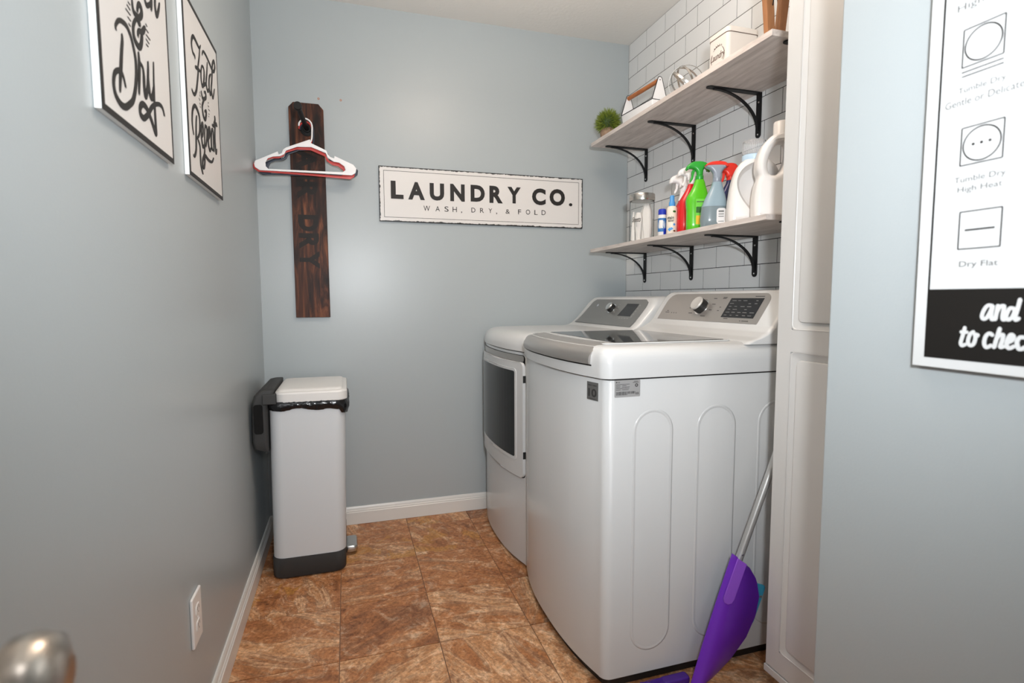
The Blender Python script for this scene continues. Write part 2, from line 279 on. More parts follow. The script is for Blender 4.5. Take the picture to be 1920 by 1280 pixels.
TR_AND= [[(0.127, 1.079), (0.132, 1.079), (0.136, 1.073), (0.138, 1.065), (0.136, 1.061), (0.132, 1.063), (0.128, 1.072), (0.126, 1.079), (0.127, 1.068), (0.126, 1.061), (0.123, 1.062)], [(0.12, 1.079), (0.121, 1.07), (0.122, 1.061)], [(0.121, 1.07), (0.118, 1.077), (0.114, 1.079), (0.113, 1.076), (0.114, 1.066), (0.113, 1.061), (0.11, 1.062)], [(0.101, 1.075), (0.106, 1.076), (0.109, 1.07), (0.11, 1.064), (0.107, 1.061), (0.103, 1.065), (0.1, 1.075)], [(0.096, 1.087), (0.098, 1.075), (0.1, 1.065), (0.099, 1.061), (0.096, 1.063)], [(0.158, 1.048), (0.16, 1.037), (0.162, 1.027), (0.16, 1.023), (0.156, 1.025)], [(0.162, 1.042), (0.155, 1.042)], [(0.147, 1.043), (0.151, 1.039), (0.153, 1.029), (0.15, 1.024), (0.146, 1.026), (0.144, 1.034), (0.145, 1.041), (0.143, 1.037), (0.141, 1.039)], [(0.124, 1.04), (0.128, 1.042), (0.132, 1.037), (0.133, 1.028), (0.13, 1.023), (0.125, 1.026)], [(0.116, 1.049), (0.119, 1.035), (0.121, 1.024)], [(0.119, 1.035), (0.116, 1.04), (0.112, 1.041), (0.112, 1.034), (0.114, 1.025), (0.11, 1.026)], [(0.107, 1.031), (0.102, 1.034), (0.1, 1.039), (0.103, 1.042), (0.106, 1.036), (0.107, 1.028), (0.104, 1.024), (0.099, 1.027)], [(0.089, 1.039), (0.093, 1.039), (0.096, 1.033), (0.094, 1.025), (0.091, 1.024), (0.087, 1.027)], [(0.082, 1.049), (0.085, 1.023)], [(0.079, 1.038), (0.084, 1.032), (0.079, 1.023)]]
TR_HANG= [[(0.005, 1.666), (0.009, 1.679), (0.1, 1.724), (0.104, 1.712), (0.116, 1.718), (0.122, 1.734), (0.135, 1.744), (0.232, 1.785), (0.236, 1.77), (0.299, 1.743), (0.305, 1.727), (0.314, 1.716), (0.331, 1.711), (0.333, 1.722), (0.412, 1.689), (0.425, 1.673), (0.421, 1.653), (0.405, 1.642), (0.24, 1.642), (0.026, 1.64), (0.008, 1.652)], [(0.05, 1.674), (0.06, 1.692), (0.081, 1.701), (0.108, 1.704), (0.126, 1.714), (0.134, 1.73), (0.179, 1.749), (0.237, 1.752), (0.296, 1.731), (0.304, 1.711), (0.329, 1.696), (0.351, 1.694), (0.373, 1.679), (0.378, 1.663), (0.366, 1.654), (0.24, 1.651), (0.061, 1.648), (0.051, 1.658)], [(0.234, 1.773), (0.24, 1.789), (0.242, 1.815), (0.242, 1.847), (0.232, 1.865), (0.215, 1.872), (0.201, 1.864), (0.191, 1.852), (0.189, 1.839)]]
# ------------------------------------------------------------------ helpers
ORG = {}
def thing(name, label, cat, loc, group=None):
    o = bpy.data.objects.new(name, None); COL.objects.link(o); o.location = loc; o.empty_display_size = 0.05
    ORG[o.name] = Vector(loc)
    o['label'] = label; o['category'] = cat
    if group: o['group'] = group
    return o
def mesh_from_bm(bm, name):
    me = bpy.data.meshes.new(name); bm.normal_update(); bm.to_mesh(me); bm.free(); return me
def obj(name, src, mt, parent=None, smooth=False, bevel=0, seg=2, label=None, kind=None, auto=None):
    """link a bmesh or mesh given in world coordinates as one object under parent"""
    me = mesh_from_bm(src, name) if isinstance(src, bmesh.types.BMesh) else src
    me.materials.clear(); me.materials.append(M[mt] if isinstance(mt, str) else mt)
    o = bpy.data.objects.new(name, me); COL.objects.link(o)
    org = ORG.get(parent.name, Vector((0, 0, 0))) if parent else Vector((0, 0, 0))
    me.transform(Matrix.Translation(-org))
    if parent: o.parent = parent
    ORG[o.name] = org
    if smooth or bevel:
        for p in me.polygons: p.use_smooth = True
    if bevel:
        bv = o.modifiers.new('bevel', 'BEVEL'); bv.width = bevel; bv.segments = seg; bv.limit_method = 'ANGLE'; bv.angle_limit = math.radians(40)
        bv.harden_normals = True
    elif smooth:
        try: me.set_sharp_from_angle(angle=math.radians(auto if auto else 45))
        except Exception: pass
    if label: o['label'] = label
    if kind: o['kind'] = kind
    return o
def settop(o, label, cat, group=None):
    o['label'] = label; o['category'] = cat
    if group: o['group'] = group
    return o
def bx(bm, x0, x1, y0, y1, z0, z1):
    v = [bm.verts.new((x, y, z)) for x in (x0, x1) for y in (y0, y1) for z in (z0, z1)]
    for f in ((0, 1, 3, 2), (4, 6, 7, 5), (0, 4, 5, 1), (2, 3, 7, 6), (0, 2, 6, 4), (1, 5, 7, 3)):
        bm.faces.new([v[i] for i in f])
    return bm
def box(*a): return bx(bmesh.new(), *a)
def loft(rings, cap=True, closed=True, bm=None):
    bm = bm or bmesh.new()
    R = [[bm.verts.new(p) for p in r] for r in rings]
    n = len(R[0])
    for a, b in zip(R, R[1:]):
        for i in range(n if closed else n-1):
            j = (i+1) % n
            bm.faces.new((a[i], a[j], b[j], b[i]))
    if cap:
        bm.faces.new(list(reversed(R[0]))); bm.faces.new(R[-1])
    bmesh.ops.recalc_face_normals(bm, faces=bm.faces)
    return bm
def lathe(prof, c, n=28, bm=None, cap=True):
    return loft([[(c[0]+r*math.cos(2*PI*i/n), c[1]+r*math.sin(2*PI*i/n), c[2]+z) for i in range(n)] for r, z in prof], cap=cap, bm=bm)
def sell(cx, cy, z, rx, ry, e=2.6, n=36, rot=0, sx=0, sy=0):
    out = []
    for i in range(n):
        t = 2*PI*i/n; c, s = math.cos(t), math.sin(t)
        x = rx*math.copysign(abs(c)**(2/e), c); y = ry*math.copysign(abs(s)**(2/e), s)
        out.append((cx+sx+x*math.cos(rot)-y*math.sin(rot), cy+sy+x*math.sin(rot)+y*math.cos(rot), z))
    return out
def frame_along(pts):
    pts = [Vector(p) for p in pts]; T = []
    for i in range(len(pts)):
        a = pts[max(0, i-1)]; b = pts[min(len(pts)-1, i+1)]; T.append((b-a).normalized())
    up = Vector((0, 0, 1)) if abs(T[0].z) < 0.9 else Vector((1, 0, 0))
    N = []; n = (up - T[0]*up.dot(T[0])).normalized()
    for t in T:
        n = (n - t*n.dot(t)).normalized(); N.append(n)
    return pts, T, N
def tube(pts, r, n=10, bm=None, cap=True, flat=1.0):
    P, T, N = frame_along(pts)
    rr = r if isinstance(r, (list, tuple)) else [r]*len(P)
    rings = []
    for p, t, nn, q in zip(P, T, N, rr):
        bn = t.cross(nn)
        rings.append([tuple(p + nn*q*math.cos(2*PI*i/n) + bn*q*flat*math.sin(2*PI*i/n)) for i in range(n)])
    return loft(rings, cap=cap, bm=bm)
def smooth_path(pts, k=6):
    """Catmull-Rom through the points"""
    P = [Vector(p) for p in pts]
    if len(P) < 3: return [tuple(p) for p in P]
    out = []
    for i in range(len(P)-1):
        a = P[max(0, i-1)]; b = P[i]; c = P[i+1]; d = P[min(len(P)-1, i+2)]
        for j in range(k):
            t = j/k
            out.append(tuple(0.5*((2*b) + (c-a)*t + (2*a-5*b+4*c-d)*t*t + (3*b-a-3*c+d)*t**3)))
    out.append(tuple(P[-1]))
    return out
# planes: (u, v, w) -> world, w is the height off the surface
BACK = lambda y: (lambda u, v, w: (u, y-w, v))            # seen from -y
LEFT = lambda x: (lambda u, v, w: (x+w, u, v))            # on the left wall, seen from +x, u = y
RIGHT = lambda x: (lambda u, v, w: (x-w, -u, v))          # facing -x, u = -y
def strokes(bm, L, width, pl, h=0.0008, taper=True, k=6, w0=0.0):
    """brush strokes as thin raised ribbons; L is a list of (u, v) lists"""
    for si, st in enumerate(L):
        P = smooth_path([(a, b, 0) for a, b in st], k); n = len(P)
        top = []; 
        for i, p in enumerate(P):
            a = Vector(P[max(0, i-1)]); b = Vector(P[min(n-1, i+1)]); t = (b-a)
            if t.length < 1e-9: t = Vector((1, 0, 0))
            t.normalize(); nn = Vector((-t.y, t.x, 0)); s = i/(n-1)
            w = width*0.5
            if taper: w *= 0.45 + 0.75*math.sin(PI*min(1, max(0, s)))**0.6
            top.append((Vector(p)+nn*w, Vector(p)-nn*w))
        hh = [w0+h+0.00004*si+0.00025*i/n for i in range(n)]
        va = [(bm.verts.new(pl(a.x, a.y, hh[i])), bm.verts.new(pl(b.x, b.y, hh[i])), bm.verts.new(pl(a.x, a.y, w0)), bm.verts.new(pl(b.x, b.y, w0))) for i, (a, b) in enumerate(top)]
        for q, r_ in zip(va, va[1:]):
            for f in ((q[0], q[1], r_[1], r_[0]), (q[2], q[0], r_[0], r_[2]), (q[1], q[3], r_[3], r_[1])):
                try: bm.faces.new(f)
                except ValueError: pass
        for e, sgn in ((0, -1), (n-1, 1)):      # round ends
            a, b = top[e]; c = (a+b)/2; rr = (a-b).length/2; ang = math.atan2((a-c).y, (a-c).x)
            vs = [bm.verts.new(pl(c.x+rr*math.cos(ang - sgn*PI*j/6), c.y+rr*math.sin(ang - sgn*PI*j/6), hh[e])) for j in range(7)]
            try: bm.faces.new(vs)
            except ValueError: pass
    bmesh.ops.recalc_face_normals(bm, faces=bm.faces)
    return bm
def eval_mesh(data, name):
    o = bpy.data.objects.new('tmp', data); COL.objects.link(o)
    dg = bpy.context.evaluated_depsgraph_get(); dg.update()
    me = bpy.data.meshes.new_from_object(o.evaluated_get(dg)); me.name = name
    bpy.data.objects.remove(o); return me
def text_mesh(s, box4, pl, h=0.0006, bold=0.0, shear=0.0, spacing=1.0, w0=0.0, sc=None):
    c = bpy.data.curves.new('t', 'FONT'); c.body = s; c.size = 1; c.offset = bold; c.shear = shear; c.space_character = spacing
    c.extrude = 0.01; c.resolution_u = 4
    me = eval_mesh(c, 'lettering'); bpy.data.curves.remove(c)
    xs = [v.co.x for v in me.vertices]; ys = [v.co.y for v in me.vertices]
    a0, a1, b0, b1 = min(xs), max(xs), min(ys), max(ys); u0_, u1_, v0, v1 = box4
    for v in me.vertices:
        w = w0 + (h if v.co.z > 0 else 0)
        v.co = pl(u0_+(v.co.x-a0)/(a1-a0)*(u1_-u0_), v0+(v.co.y-b0)/(b1-b0)*(v1-v0), w)
    return me
def join_meshes(ms, name='lettering'):
    bm = bmesh.new()
    for m_ in ms: bm.from_mesh(m_); bpy.data.meshes.remove(m_)
    return mesh_from_bm(bm, name)
def profile(loops, thick, bev, pl, res=2):
    """filled 2D outline (first loop) with holes, extruded and rounded; w runs 0..thick"""
    c = bpy.data.curves.new('p', 'CURVE'); c.dimensions = '2D'; c.fill_mode = 'BOTH'
    c.extrude = max(thick/2-bev, 0.0001); c.bevel_depth = bev; c.bevel_resolution = res; c.offset = -bev
    for lp in loops:
        s = c.splines.new('POLY'); s.points.add(len(lp)-1)
        for i, (a, b) in enumerate(lp): s.points[i].co = (a, b, 0, 1)
        s.use_cyclic_u = True
    me = eval_mesh(c, 'profile'); bpy.data.curves.remove(c)
    for v in me.vertices: v.co = pl(v.co.x, v.co.y, v.co.z+thick/2)
    bm = bmesh.new(); bm.from_mesh(me); bmesh.ops.remove_doubles(bm, verts=bm.verts, dist=1e-6)
    bmesh.ops.recalc_face_normals(bm, faces=bm.faces); bm.to_mesh(me); bm.free()
    return me
def smooth_loop(L, k=4):
    n = len(L); P = [Vector((a, b)) for a, b in L]; out = []
    for i in range(n):
        a, b, c, d = P[i-1], P[i], P[(i+1) % n], P[(i+2) % n]
        for j in range(k):
            t = j/k; q = 0.5*((2*b)+(c-a)*t+(2*a-5*b+4*c-d)*t*t+(3*b-a-3*c+d)*t**3); out.append((q.x, q.y))
    return out
def rrect(u0_, u1_, v0, v1, r, n=5, rs=None):
    """rounded rectangle outline, radii (bl, br, tr, tl)"""
    rs = rs or (r, r, r, r); out = []
    for (cx, cy, a, q) in ((u0_+rs[0], v0+rs[0], PI, rs[0]), (u1_-rs[1], v0+rs[1], 1.5*PI, rs[1]), (u1_-rs[2], v1-rs[2], 0, rs[2]), (u0_+rs[3], v1-rs[3], 0.5*PI, rs[3])):
        for i in range(n+1): t = a+0.5*PI*i/n; out.append((cx+q*math.cos(t), cy+q*math.sin(t)))
    return out
def plate(outline, pl, h, w0=0.0, bm=None):
    """thin solid plate from an outline"""
    bm = bm or bmesh.new()
    a = [bm.verts.new(pl(u, v, w0)) for u, v in outline]; b = [bm.verts.new(pl(u, v, w0+h)) for u, v in outline]
    n = len(a)
    for i in range(n): bm.faces.new((a[i], a[(i+1) % n], b[(i+1) % n], b[i]))
    bm.faces.new(b); bm.faces.new(list(reversed(a)))
    bmesh.ops.recalc_face_normals(bm, faces=bm.faces)
    return bm
def copy_thing(root, loc=None, label=None, group=None):
    r = root.copy(); COL.objects.link(r)
    if loc: r.location = loc
    if label: r['label'] = label
    if group: r['group'] = group
    for ch in list(root.children):
        c = ch.copy(); COL.objects.link(c); c.parent = r
        for g in ch.children:
            d = g.copy(); COL.objects.link(d); d.parent = c
    return r

W, D, H = 1.83674, 2.28722, 2.42517
YF = -1.9          # hall wall behind the camera
XF, YC = 1.20, 0.393   # partition face and its far corner
# ------------------------------------------------------------------ the room
S_ = 'structure'
fl = obj('floor', box(-0.1, W+0.1, YF, D+0.1, -0.06, -0.004), 'grout_floor', kind=S_)
obj('ceiling', box(-0.1, W+0.1, YF, D+0.1, H, H+0.06), 'ceil', kind=S_)
obj('wall_left', box(-0.1, 0, YF, D+0.1, -0.06, H), 'wall', kind=S_)
obj('wall_back', box(0, W, D, D+0.1, -0.06, H), 'wall', kind=S_)
wr = obj('wall_right', box(W+0.0010, W+0.1, YF, D+0.1, -0.06, H), 'grout', kind=S_)
obj('wall_front', box(0, W, YF-0.1, YF, -0.06, H), 'wall', kind=S_)
obj('wall_partition', box(XF, XF+0.115, YF, YC, -0.0035, H), 'wall', kind=S_, bevel=0.004)
# floor tiles, each its own piece
TS = 0.3048; TX, TY = 0.317, 2.1727
def tile_mesh(x0, x1, y0, y1, g=0.0014):
    b = box(x0+g, x1-g, y0+g, y1-g, -0.004, 0.0)
    top = [f for f in b.faces if all(v.co.z > -0.001 for v in f.verts)][0]
    bmesh.ops.inset_region(b, faces=[top], thickness=0.0012, depth=0.0)
    for v in b.verts:
        if v.co.z > -0.001 and not (x0+g*1.5 < v.co.x < x1-g*1.5 and y0+g*1.5 < v.co.y < y1-g*1.5): v.co.z = -0.0012
    return b
shared = {}
for c in range(-2, 6):
    for r_ in range(-1, 13):
        x0, x1 = max(0, TX+c*TS), min(W, TX+(c+1)*TS); y1, y0 = min(D, TY-r_*TS), TY-(r_+1)*TS
        if x1-x0 < 0.005 or y1-y0 < 0.01: continue
        key = (round(x1-x0, 3), round(y1-y0, 3))
        if key not in shared:
            shared[key] = mesh_from_bm(tile_mesh(-(x1-x0)/2, (x1-x0)/2, -(y1-y0)/2, (y1-y0)/2), 'tile'); shared[key].materials.append(M['floor_tile'])
        t = bpy.data.objects.new('tile', shared[key]); COL.objects.link(t); t.parent = fl
        t.location = ((x0+x1)/2, (y0+y1)/2, 0)
# wall tiles on the right wall
TW, TH, TO = 0.1655, 0.0865, 0.0919
sw = {}
row = 0
while H-row*TH > 0.80:
    z1, z0 = H-row*TH, H-(row+1)*TH
    k = -2
    off = 0.0 if row % 2 == 1 else 0.5
    ys = sorted({D} | {D-TO-(k+off)*TW for k in range(-1, 13)}, reverse=True)
    ys = [y for y in ys if 0.40 < y <= D]
    for a, b in zip(ys, ys[1:]):
        if a-b < 0.006: continue
        key = (round(a-b, 4))
        if key not in sw:
            h_, w_ = TH/2-0.00125, (a-b)/2-0.00125
            bb = bmesh.new()
            bk = [bb.verts.new((0.0010, s*w_, t*h_)) for s, t in ((-1, -1), (1, -1), (1, 1), (-1, 1))]
            md = [bb.verts.new((0.0004, s*w_, t*h_)) for s, t in ((-1, -1), (1, -1), (1, 1), (-1, 1))]
            ft = [bb.verts.new((0.0, s*(w_-0.0005), t*(h_-0.0005))) for s, t in ((-1, -1), (1, -1), (1, 1), (-1, 1))]
            for A_, B_ in ((bk, md), (md, ft)):
                for i in range(4): bb.faces.new((A_[i], A_[(i+1) % 4], B_[(i+1) % 4], B_[i]))
            bb.faces.new(ft); bmesh.ops.recalc_face_normals(bb, faces=bb.faces)
            sw[key] = mesh_from_bm(bb, 'wall_tile'); sw[key].materials.append(M['tile'])
        t = bpy.data.objects.new('wall_tile', sw[key]); COL.objects.link(t); t.parent = wr
        t.location = (W, (a+b)/2, (z0+z1)/2)
    row += 1
# baseboards
def baseboard(name, pts):
    prof = [(0, 0), (0.014, 0), (0.014, 0.058), (0.0115, 0.061), (0.0115, 0.066), (0.0085, 0.070), (0.0075, 0.079), (0.004, 0.085), (0, 0.085)]
    rings = [[f(p) for p in prof] for f in pts]
    obj(name, loft(rings), 'trim', kind=S_, smooth=True, auto=30)
baseboard('baseboard_left', [lambda p: (p[0], YF, p[1]), lambda p: (p[0], D, p[1])])
baseboard('baseboard_back', [lambda p: (0, D-p[0], p[1]), lambda p: (W, D-p[0], p[1])])
# open door leaf beside the camera, only its knob reaches into the picture
dr = obj('door_1', box(0.092, 0.127, -0.72, 0.058, 0.012, 2.03), 'door', kind=S_, bevel=0.003)
kx, ky, kz = 0.127, -0.004, 0.868
bmk = bmesh.new()
prof = [(0.032, 0.0), (0.032, 0.004), (0.026, 0.009), (0.012, 0.012), (0.011, 0.030), (0.018, 0.036), (0.027, 0.046), (0.0285, 0.056), (0.025, 0.066), (0.014, 0.072), (0.001, 0.073)]
loft([[(kx+h_, ky+r_*math.cos(2*PI*i/28), kz+r_*math.sin(2*PI*i/28)) for i in range(28)] for r_, h_ in prof], bm=bmk)
obj('door_knob', bmk, 'nickel', dr, smooth=True, label='brushed nickel round door knob')

# ------------------------------------------------------------------ washer
def front_x(y, y0, y1, xc, bow, x_flat=0.0):
    t = (y-(y0+y1)/2)/((y1-y0)/2)
    return xc - bow*(1-abs(t)**2.4)
def plan(y0, y1, xc, bow, xb, inset=0.0, rc=0.03, n=22, rb=0.012):
    """plan outline of an appliance: bowed front facing -x, rounded corners"""
    a, b = y0+inset, y1-inset; out = []
    fx = lambda y: front_x(y, y0, y1, xc, bow) + inset
    r = rc
    for i in range(7):     # near front corner
        t = PI/2*i/6; out.append((fx(a+r)+r-r*math.sin(t)*1.0, a+r-r*math.cos(t)))
    for i in range(1, n): y = a+r+(b-a-2*r)*i/n; out.append((fx(y), y))
    for i in range(7):
        t = PI/2*i/6; out.append((fx(b-r)+r-r*math.cos(t), b-r+r*math.sin(t)))
    out += [(xb-inset-rb, b), (xb-inset, b-rb), (xb-inset, a+rb), (xb-inset-rb, a)]
    return out
def appliance_shell(name, pl_args, zs, mt, parent, **kw):
    """zs: list of (z, inset)"""
    rings = []
    for z, ins in zs:
        rings.append([(x, y, z) for x, y in plan(*pl_args, inset=ins, **kw)])
    return obj(name, loft(rings), mt, parent, smooth=True, auto=38)

def console(parent, y0, y1, prof, xback, top_r, mt, z_top, nz=26, fillet=0.016, bulge=0.0):
    """slanted control housing; prof(z)->x of the front face; side rounding by top_r"""
    z0 = prof[0][1]
    def fx(z):
        for (xa, za), (xb_, zb) in zip(prof, prof[1:]):
            if z <= zb: return xa+(xb_-xa)*(z-za)/(zb-za)
        return prof[-1][0]
    rings = []
    def half(z):          # how far the sides come in at height z
        d = z_top-z
        s = 0 if d >= top_r else top_r-math.sqrt(max(0, top_r**2-(top_r-d)**2))
        return s - bulge*math.sin(PI*min(1, max(0, (z-z0)/(z_top-z0))))*0
    zs = sorted({z0+(z_top-z0)*i/nz for i in range(nz+1)} | {z for _, z in prof} | {z_top-0.001, z_top-0.004, z_top-top_r*0.5})
    zs = [z for z in zs if z0-1e-9 <= z <= z_top+1e-9]
    bm = bmesh.new(); R = []
    for z in zs:
        s = half(z); a, b = y0+s, y1-s; f = fx(z); q = min(fillet, (b-a)/3)
        ring = [(xback, a, z)]
        for i in range(6): t = PI/2*i/5; ring.append((f+q-q*math.sin(t), a+q-q*math.cos(t), z))
        for i in range(6): t = PI/2*i/5; ring.append((f+q-q*math.cos(t), b-q+q*math.sin(t), z))
        ring.append((xback, b, z)); R.append(ring)
    loft(R, bm=bm)
    return bm

WY0, WY1 = 0.902, 1.578
wa = thing('washing_machine', 'white top-loading washing machine with silver lid handle, nearest the tall cabinet', 'washing machine', (1.40, 1.24, 0))
WP = (WY0, WY1, 1.022, 0.045, 1.775)
appliance_shell('body', WP, [(0.030, 0.004), (0.034, 0.0), (0.866, 0.0), (0.8715, 0.003)], 'enamel_front', wa, rc=0.028)
obj('seam', loft([[(x, y, z) for x, y in plan(*WP, inset=0.006, rc=0.028)] for z in (0.868, 0.879)]), 'seam', wa)
DP = (WY0-0.003, WY1+0.003, 1.014, 0.046, 1.780)
deck = appliance_shell('top_deck', DP, [(0.8755, 0.002), (0.8765, 0.0), (0.915, 0.0), (0.932, 0.002), (0.944, 0.007), (0.952, 0.014), (0.9575, 0.024), (0.9605, 0.038), (0.9612, 0.055)], 'enamel', wa, rc=0.034)
obj('base_shade_skirt', loft([[(x, y, z) for x, y in plan(WY0+0.016, WY1-0.016, 1.036, 0.04, 1.76, rc=0.02)] for z in (0.001, 0.031)]), 'black_plastic', wa)  # black skirt run to the floor, stands in for shade under the washer
for (fx_, fy_) in ((1.07, WY0+0.05), (1.07, WY1-0.05), (1.72, WY0+0.05), (1.72, WY1-0.05)):
    obj('foot', lathe([(0.022, 0.0), (0.022, 0.008), (0.012, 0.010), (0.012, 0.02)], (fx_, fy_, 0), 16), 'black_plastic', wa, smooth=True)
# embossed arches on the near side
for xa, xb_ in ((1.097, 1.222), (1.299, 1.431), (1.508, 1.640)):
    r = (xb_-xa)/2; cx = (xa+xb_)/2; lp = []
    zt, zb = 0.789, 0.098
    for i in range(15): t = PI*i/14; lp.append((cx+r*math.cos(t), zt-r+r*math.sin(t)))
    for i in range(15): t = PI+PI*i/14; lp.append((cx+r*math.cos(t), zb+r+r*math.sin(t)))
    ringsE = []
    for ins, h_ in ((0, -0.001), (0, 0.0002), (0.0035, 0.0011), (0.006, 0.0011), (0.0095, 0.0002)):
        s = []
        for (u, v) in lp:
            cz = max(zb+r, min(zt-r, v)); du, dv = u-cx, v-cz; q = (r-ins)/r
            s.append((cx+du*q, WY0-h_, cz+dv*q))
        ringsE.append(s)
    obj('embossed_arch', loft(ringsE, cap=False), 'enamel_front', wa, smooth=True, auto=80)
# silver lid handle along the bowed front
yl0, yl1 = 0.956, 1.524
sec = [(0.004, 0.909), (-0.0055, 0.911), (-0.0075, 0.921), (-0.006, 0.933), (0.002, 0.945), (0.016, 0.955), (0.040, 0.962), (0.070, 0.9665), (0.072, 0.962), (0.030, 0.950), (0.010, 0.930)]
R = []
for i in range(41):
    y = yl0+(yl1-yl0)*i/40; e = min(i, 40-i)
    ring = []
    for dx, z in sec:       # the ends slant in towards the back edge and round off
        k = 1-0.10*max(0, dx)/0.07-(0.012 if e == 0 else 0); yy = 1.24+(y-1.24)*k
        ring.append((front_x(yy, DP[0], DP[1], DP[2], DP[3])+dx, yy, z-(0.0030 if e == 0 and z > 0.915 else 0)))
    R.append(ring)
lid = thing_lid = obj('lid', loft([[(x, y, z) for x, y in rrect(1.045, 1.468, 0.972, 1.508, 0.02)] for z in (0.9615, 0.9650)]), 'enamel', wa, bevel=0.0015)
obj('lid_handle', loft(R), 'silver', wa, smooth=True, auto=50, label='silver grey curved lid handle')
obj('handle_gap_shade', loft([[(front_x(y, DP[0], DP[1], DP[2], DP[3])+dx, y, z) for dx, z in ((-0.0012, 0.9065), (0.01, 0.9065), (0.01, 0.9100), (-0.0012, 0.9100))] for y in [yl0+(yl1-yl0)*i/30 for i in range(31)]]), 'seam', wa)  # solid dark strip in place of the shade below the handle
obj('lid_glass', loft([[(x, y, z) for x, y in rrect(1.082, 1.455, 0.985, 1.495, 0.018)] for z in (0.9640, 0.9662)]), 'glass_dark', lid, bevel=0.0008, label='dark glass lid window')
# control housing
profW = [(1.462, 0.955), (1.478, 0.964), (1.512, 0.974), (1.540, 0.988), (1.5585, 1.005), (1.560, 1.008), (1.6255, 1.105), (1.634, 1.1115), (1.650, 1.1145), (1.70, 1.116)]
co = obj('console', console(wa, WY0+0.004, WY1-0.006, profW, 1.785, 0.042, 'enamel', 1.1155, nz=30), 'enamel', wa, smooth=True, auto=50)
nW = Vector((-0.097, 0, 0.0655)).normalized(); tW = Vector((0.0655, 0, 0.097)).normalized(); oW = Vector((1.560, 0, 1.008))
def WPL(u, v, w):      # u = -y, v = distance up the slanted face, w = off it
    p = oW + tW*v + nW*w; return (p.x, -u, p.z)
obj('control_panel', plate(rrect(-1.527, -0.978, 0.0, 0.116, 0.004, rs=(0.004, 0.004, 0.034, 0.040)), WPL, 0.0016, w0=-0.0004), 'panel_silver', co, label='silver grey control panel')
obj('display', plate([(-1.157, 0.020), (-1.006, 0.020), (-1.006, 0.096), (-1.157, 0.096)], WPL, 0.0006, w0=0.0014), 'display', co, label='black display window')
def knob(pl, u, v, r, h_, ring_r, parent, mtop='dial'):
    bm = bmesh.new()
    loft([[pl(u+q*math.cos(2*PI*i/32), v+q*math.sin(2*PI*i/32), w) for i in range(32)] for q, w in ((ring_r, 0.001), (ring_r, 0.003), (ring_r-0.003, 0.0035))], bm=bm)
    a = obj('knob_ring', bm, 'chrome', parent, smooth=True)
    bm = bmesh.new()
    loft([[pl(u+q*math.cos(2*PI*i/32), v+q*math.sin(2*PI*i/32), w) for i in range(32)] for q, w in ((r+0.001, 0.003), (r, h_*0.82))], bm=bm)
    b_ = obj('knob_skirt', bm, 'black_plastic', parent, smooth=True)
    bm = bmesh.new()
    loft([[pl(u+q*math.cos(2*PI*i/32), v+q*math.sin(2*PI*i/32), w) for i in range(32)] for q, w in ((r, h_*0.80), (r+0.0005, h_*0.9), (r-0.002, h_), (r-0.004, h_*0.985))], bm=bm)
    obj('dial_knob', bm, mtop, parent, smooth=True)
knob(WPL, -1.288, 0.058, 0.0265, 0.032, 0.032, co)
bm = bmesh.new()
def marks(bm, pl, L, h_=0.0003, w0=0.0013):
    for (u, v, a, b) in L: plate([(u, v), (u+a, v), (u+a, v+b), (u, v+b)], pl, h_, w0, bm)
mk = []
for (u, v, a) in ((-1.345, 0.030, 0.022), (-1.355, 0.052, 0.018), (-1.350, 0.072, 0.014), (-1.335, 0.094, 0.016), (-1.247, 0.094, 0.016), (-1.240, 0.070, 0.018), (-1.240, 0.046, 0.015), (-1.268, 0.020, 0.026), (-1.200, 0.098, 0.02), (-1.200, 0.094, 0.018),
                  (-1.192, 0.058, 0.008), (-1.195, 0.044, 0.010), (-1.050, 0.008, 0.030), (-1.060, 0.008, 0.005), (-1.140, 0.014, 0.02), (-1.050, 0.102, 0.04), (-1.495, 0.030, 0.026), (-1.490, 0.037, 0.012), (-1.455, 0.028, 0.006), (-1.440, 0.028, 0.006), (-1.425, 0.028, 0.006)):
    mk.append((u, v, a, 0.0022))
marks(bm, WPL, mk)
obj('panel_marks', bm, 'print_dark', co, kind='stuff')
bm = bmesh.new(); mk = []
rnd = random.Random(3)
for rr in range(6):
    for cc in range(5):
        if rnd.random() < 0.85: mk.append((-1.150+cc*0.028+rnd.random()*0.006, 0.028+rr*0.0115, 0.008+0.012*rnd.random(), 0.0011))
marks(bm, WPL, mk, w0=0.0020)
obj('display_marks', bm, 'print_grey', co, kind='stuff')
# stickers
FRW = RIGHT(0.0)
def front_pl(y0p, zoff, P):
    return lambda u, v, w: (front_x(-u, *P[:4])-w-0.0004, -u, v)
FP = front_pl(0, 0, WP)
st_ = obj('warranty_sticker', plate([(-0.985+0.046*i/8, 0.811) for i in range(9)] + [(-0.939-0.046*i/8, 0.861) for i in range(9)], FP, 0.0005), 'label_dark', wa, label='small grey sticker reading 10')
for me_ in ([text_mesh('10', (-0.979, -0.945, 0.820, 0.843), FP, 0.0003, bold=0.03, w0=0.0005), text_mesh('DIRECT DRIVE', (-0.980, -0.944, 0.850, 0.854), FP, 0.0003, w0=0.0005), text_mesh('WARRANTY', (-0.977, -0.948, 0.8135, 0.8165), FP, 0.0003, w0=0.0005)]): obj('sticker_print', me_, 'print_dark', st_)
SP = BACK(WY0)
st2 = obj('rating_label', plate(rrect(1.040, 1.117, 0.826, 0.872, 0.003), SP, 0.0005), 'label_silver', wa, label='silver rating label with barcode')
bm = bmesh.new(); L = []
x = 1.045
rnd = random.Random(5)
while x < 1.112:
    w_ = 0.0004+0.0009*rnd.random(); L.append((x, 0.8315 if x < 1.078 or x > 1.103 else 0.8345, w_, 0.0095 if x < 1.078 else 0.0065)); x += w_+0.0006+0.0006*rnd.random()
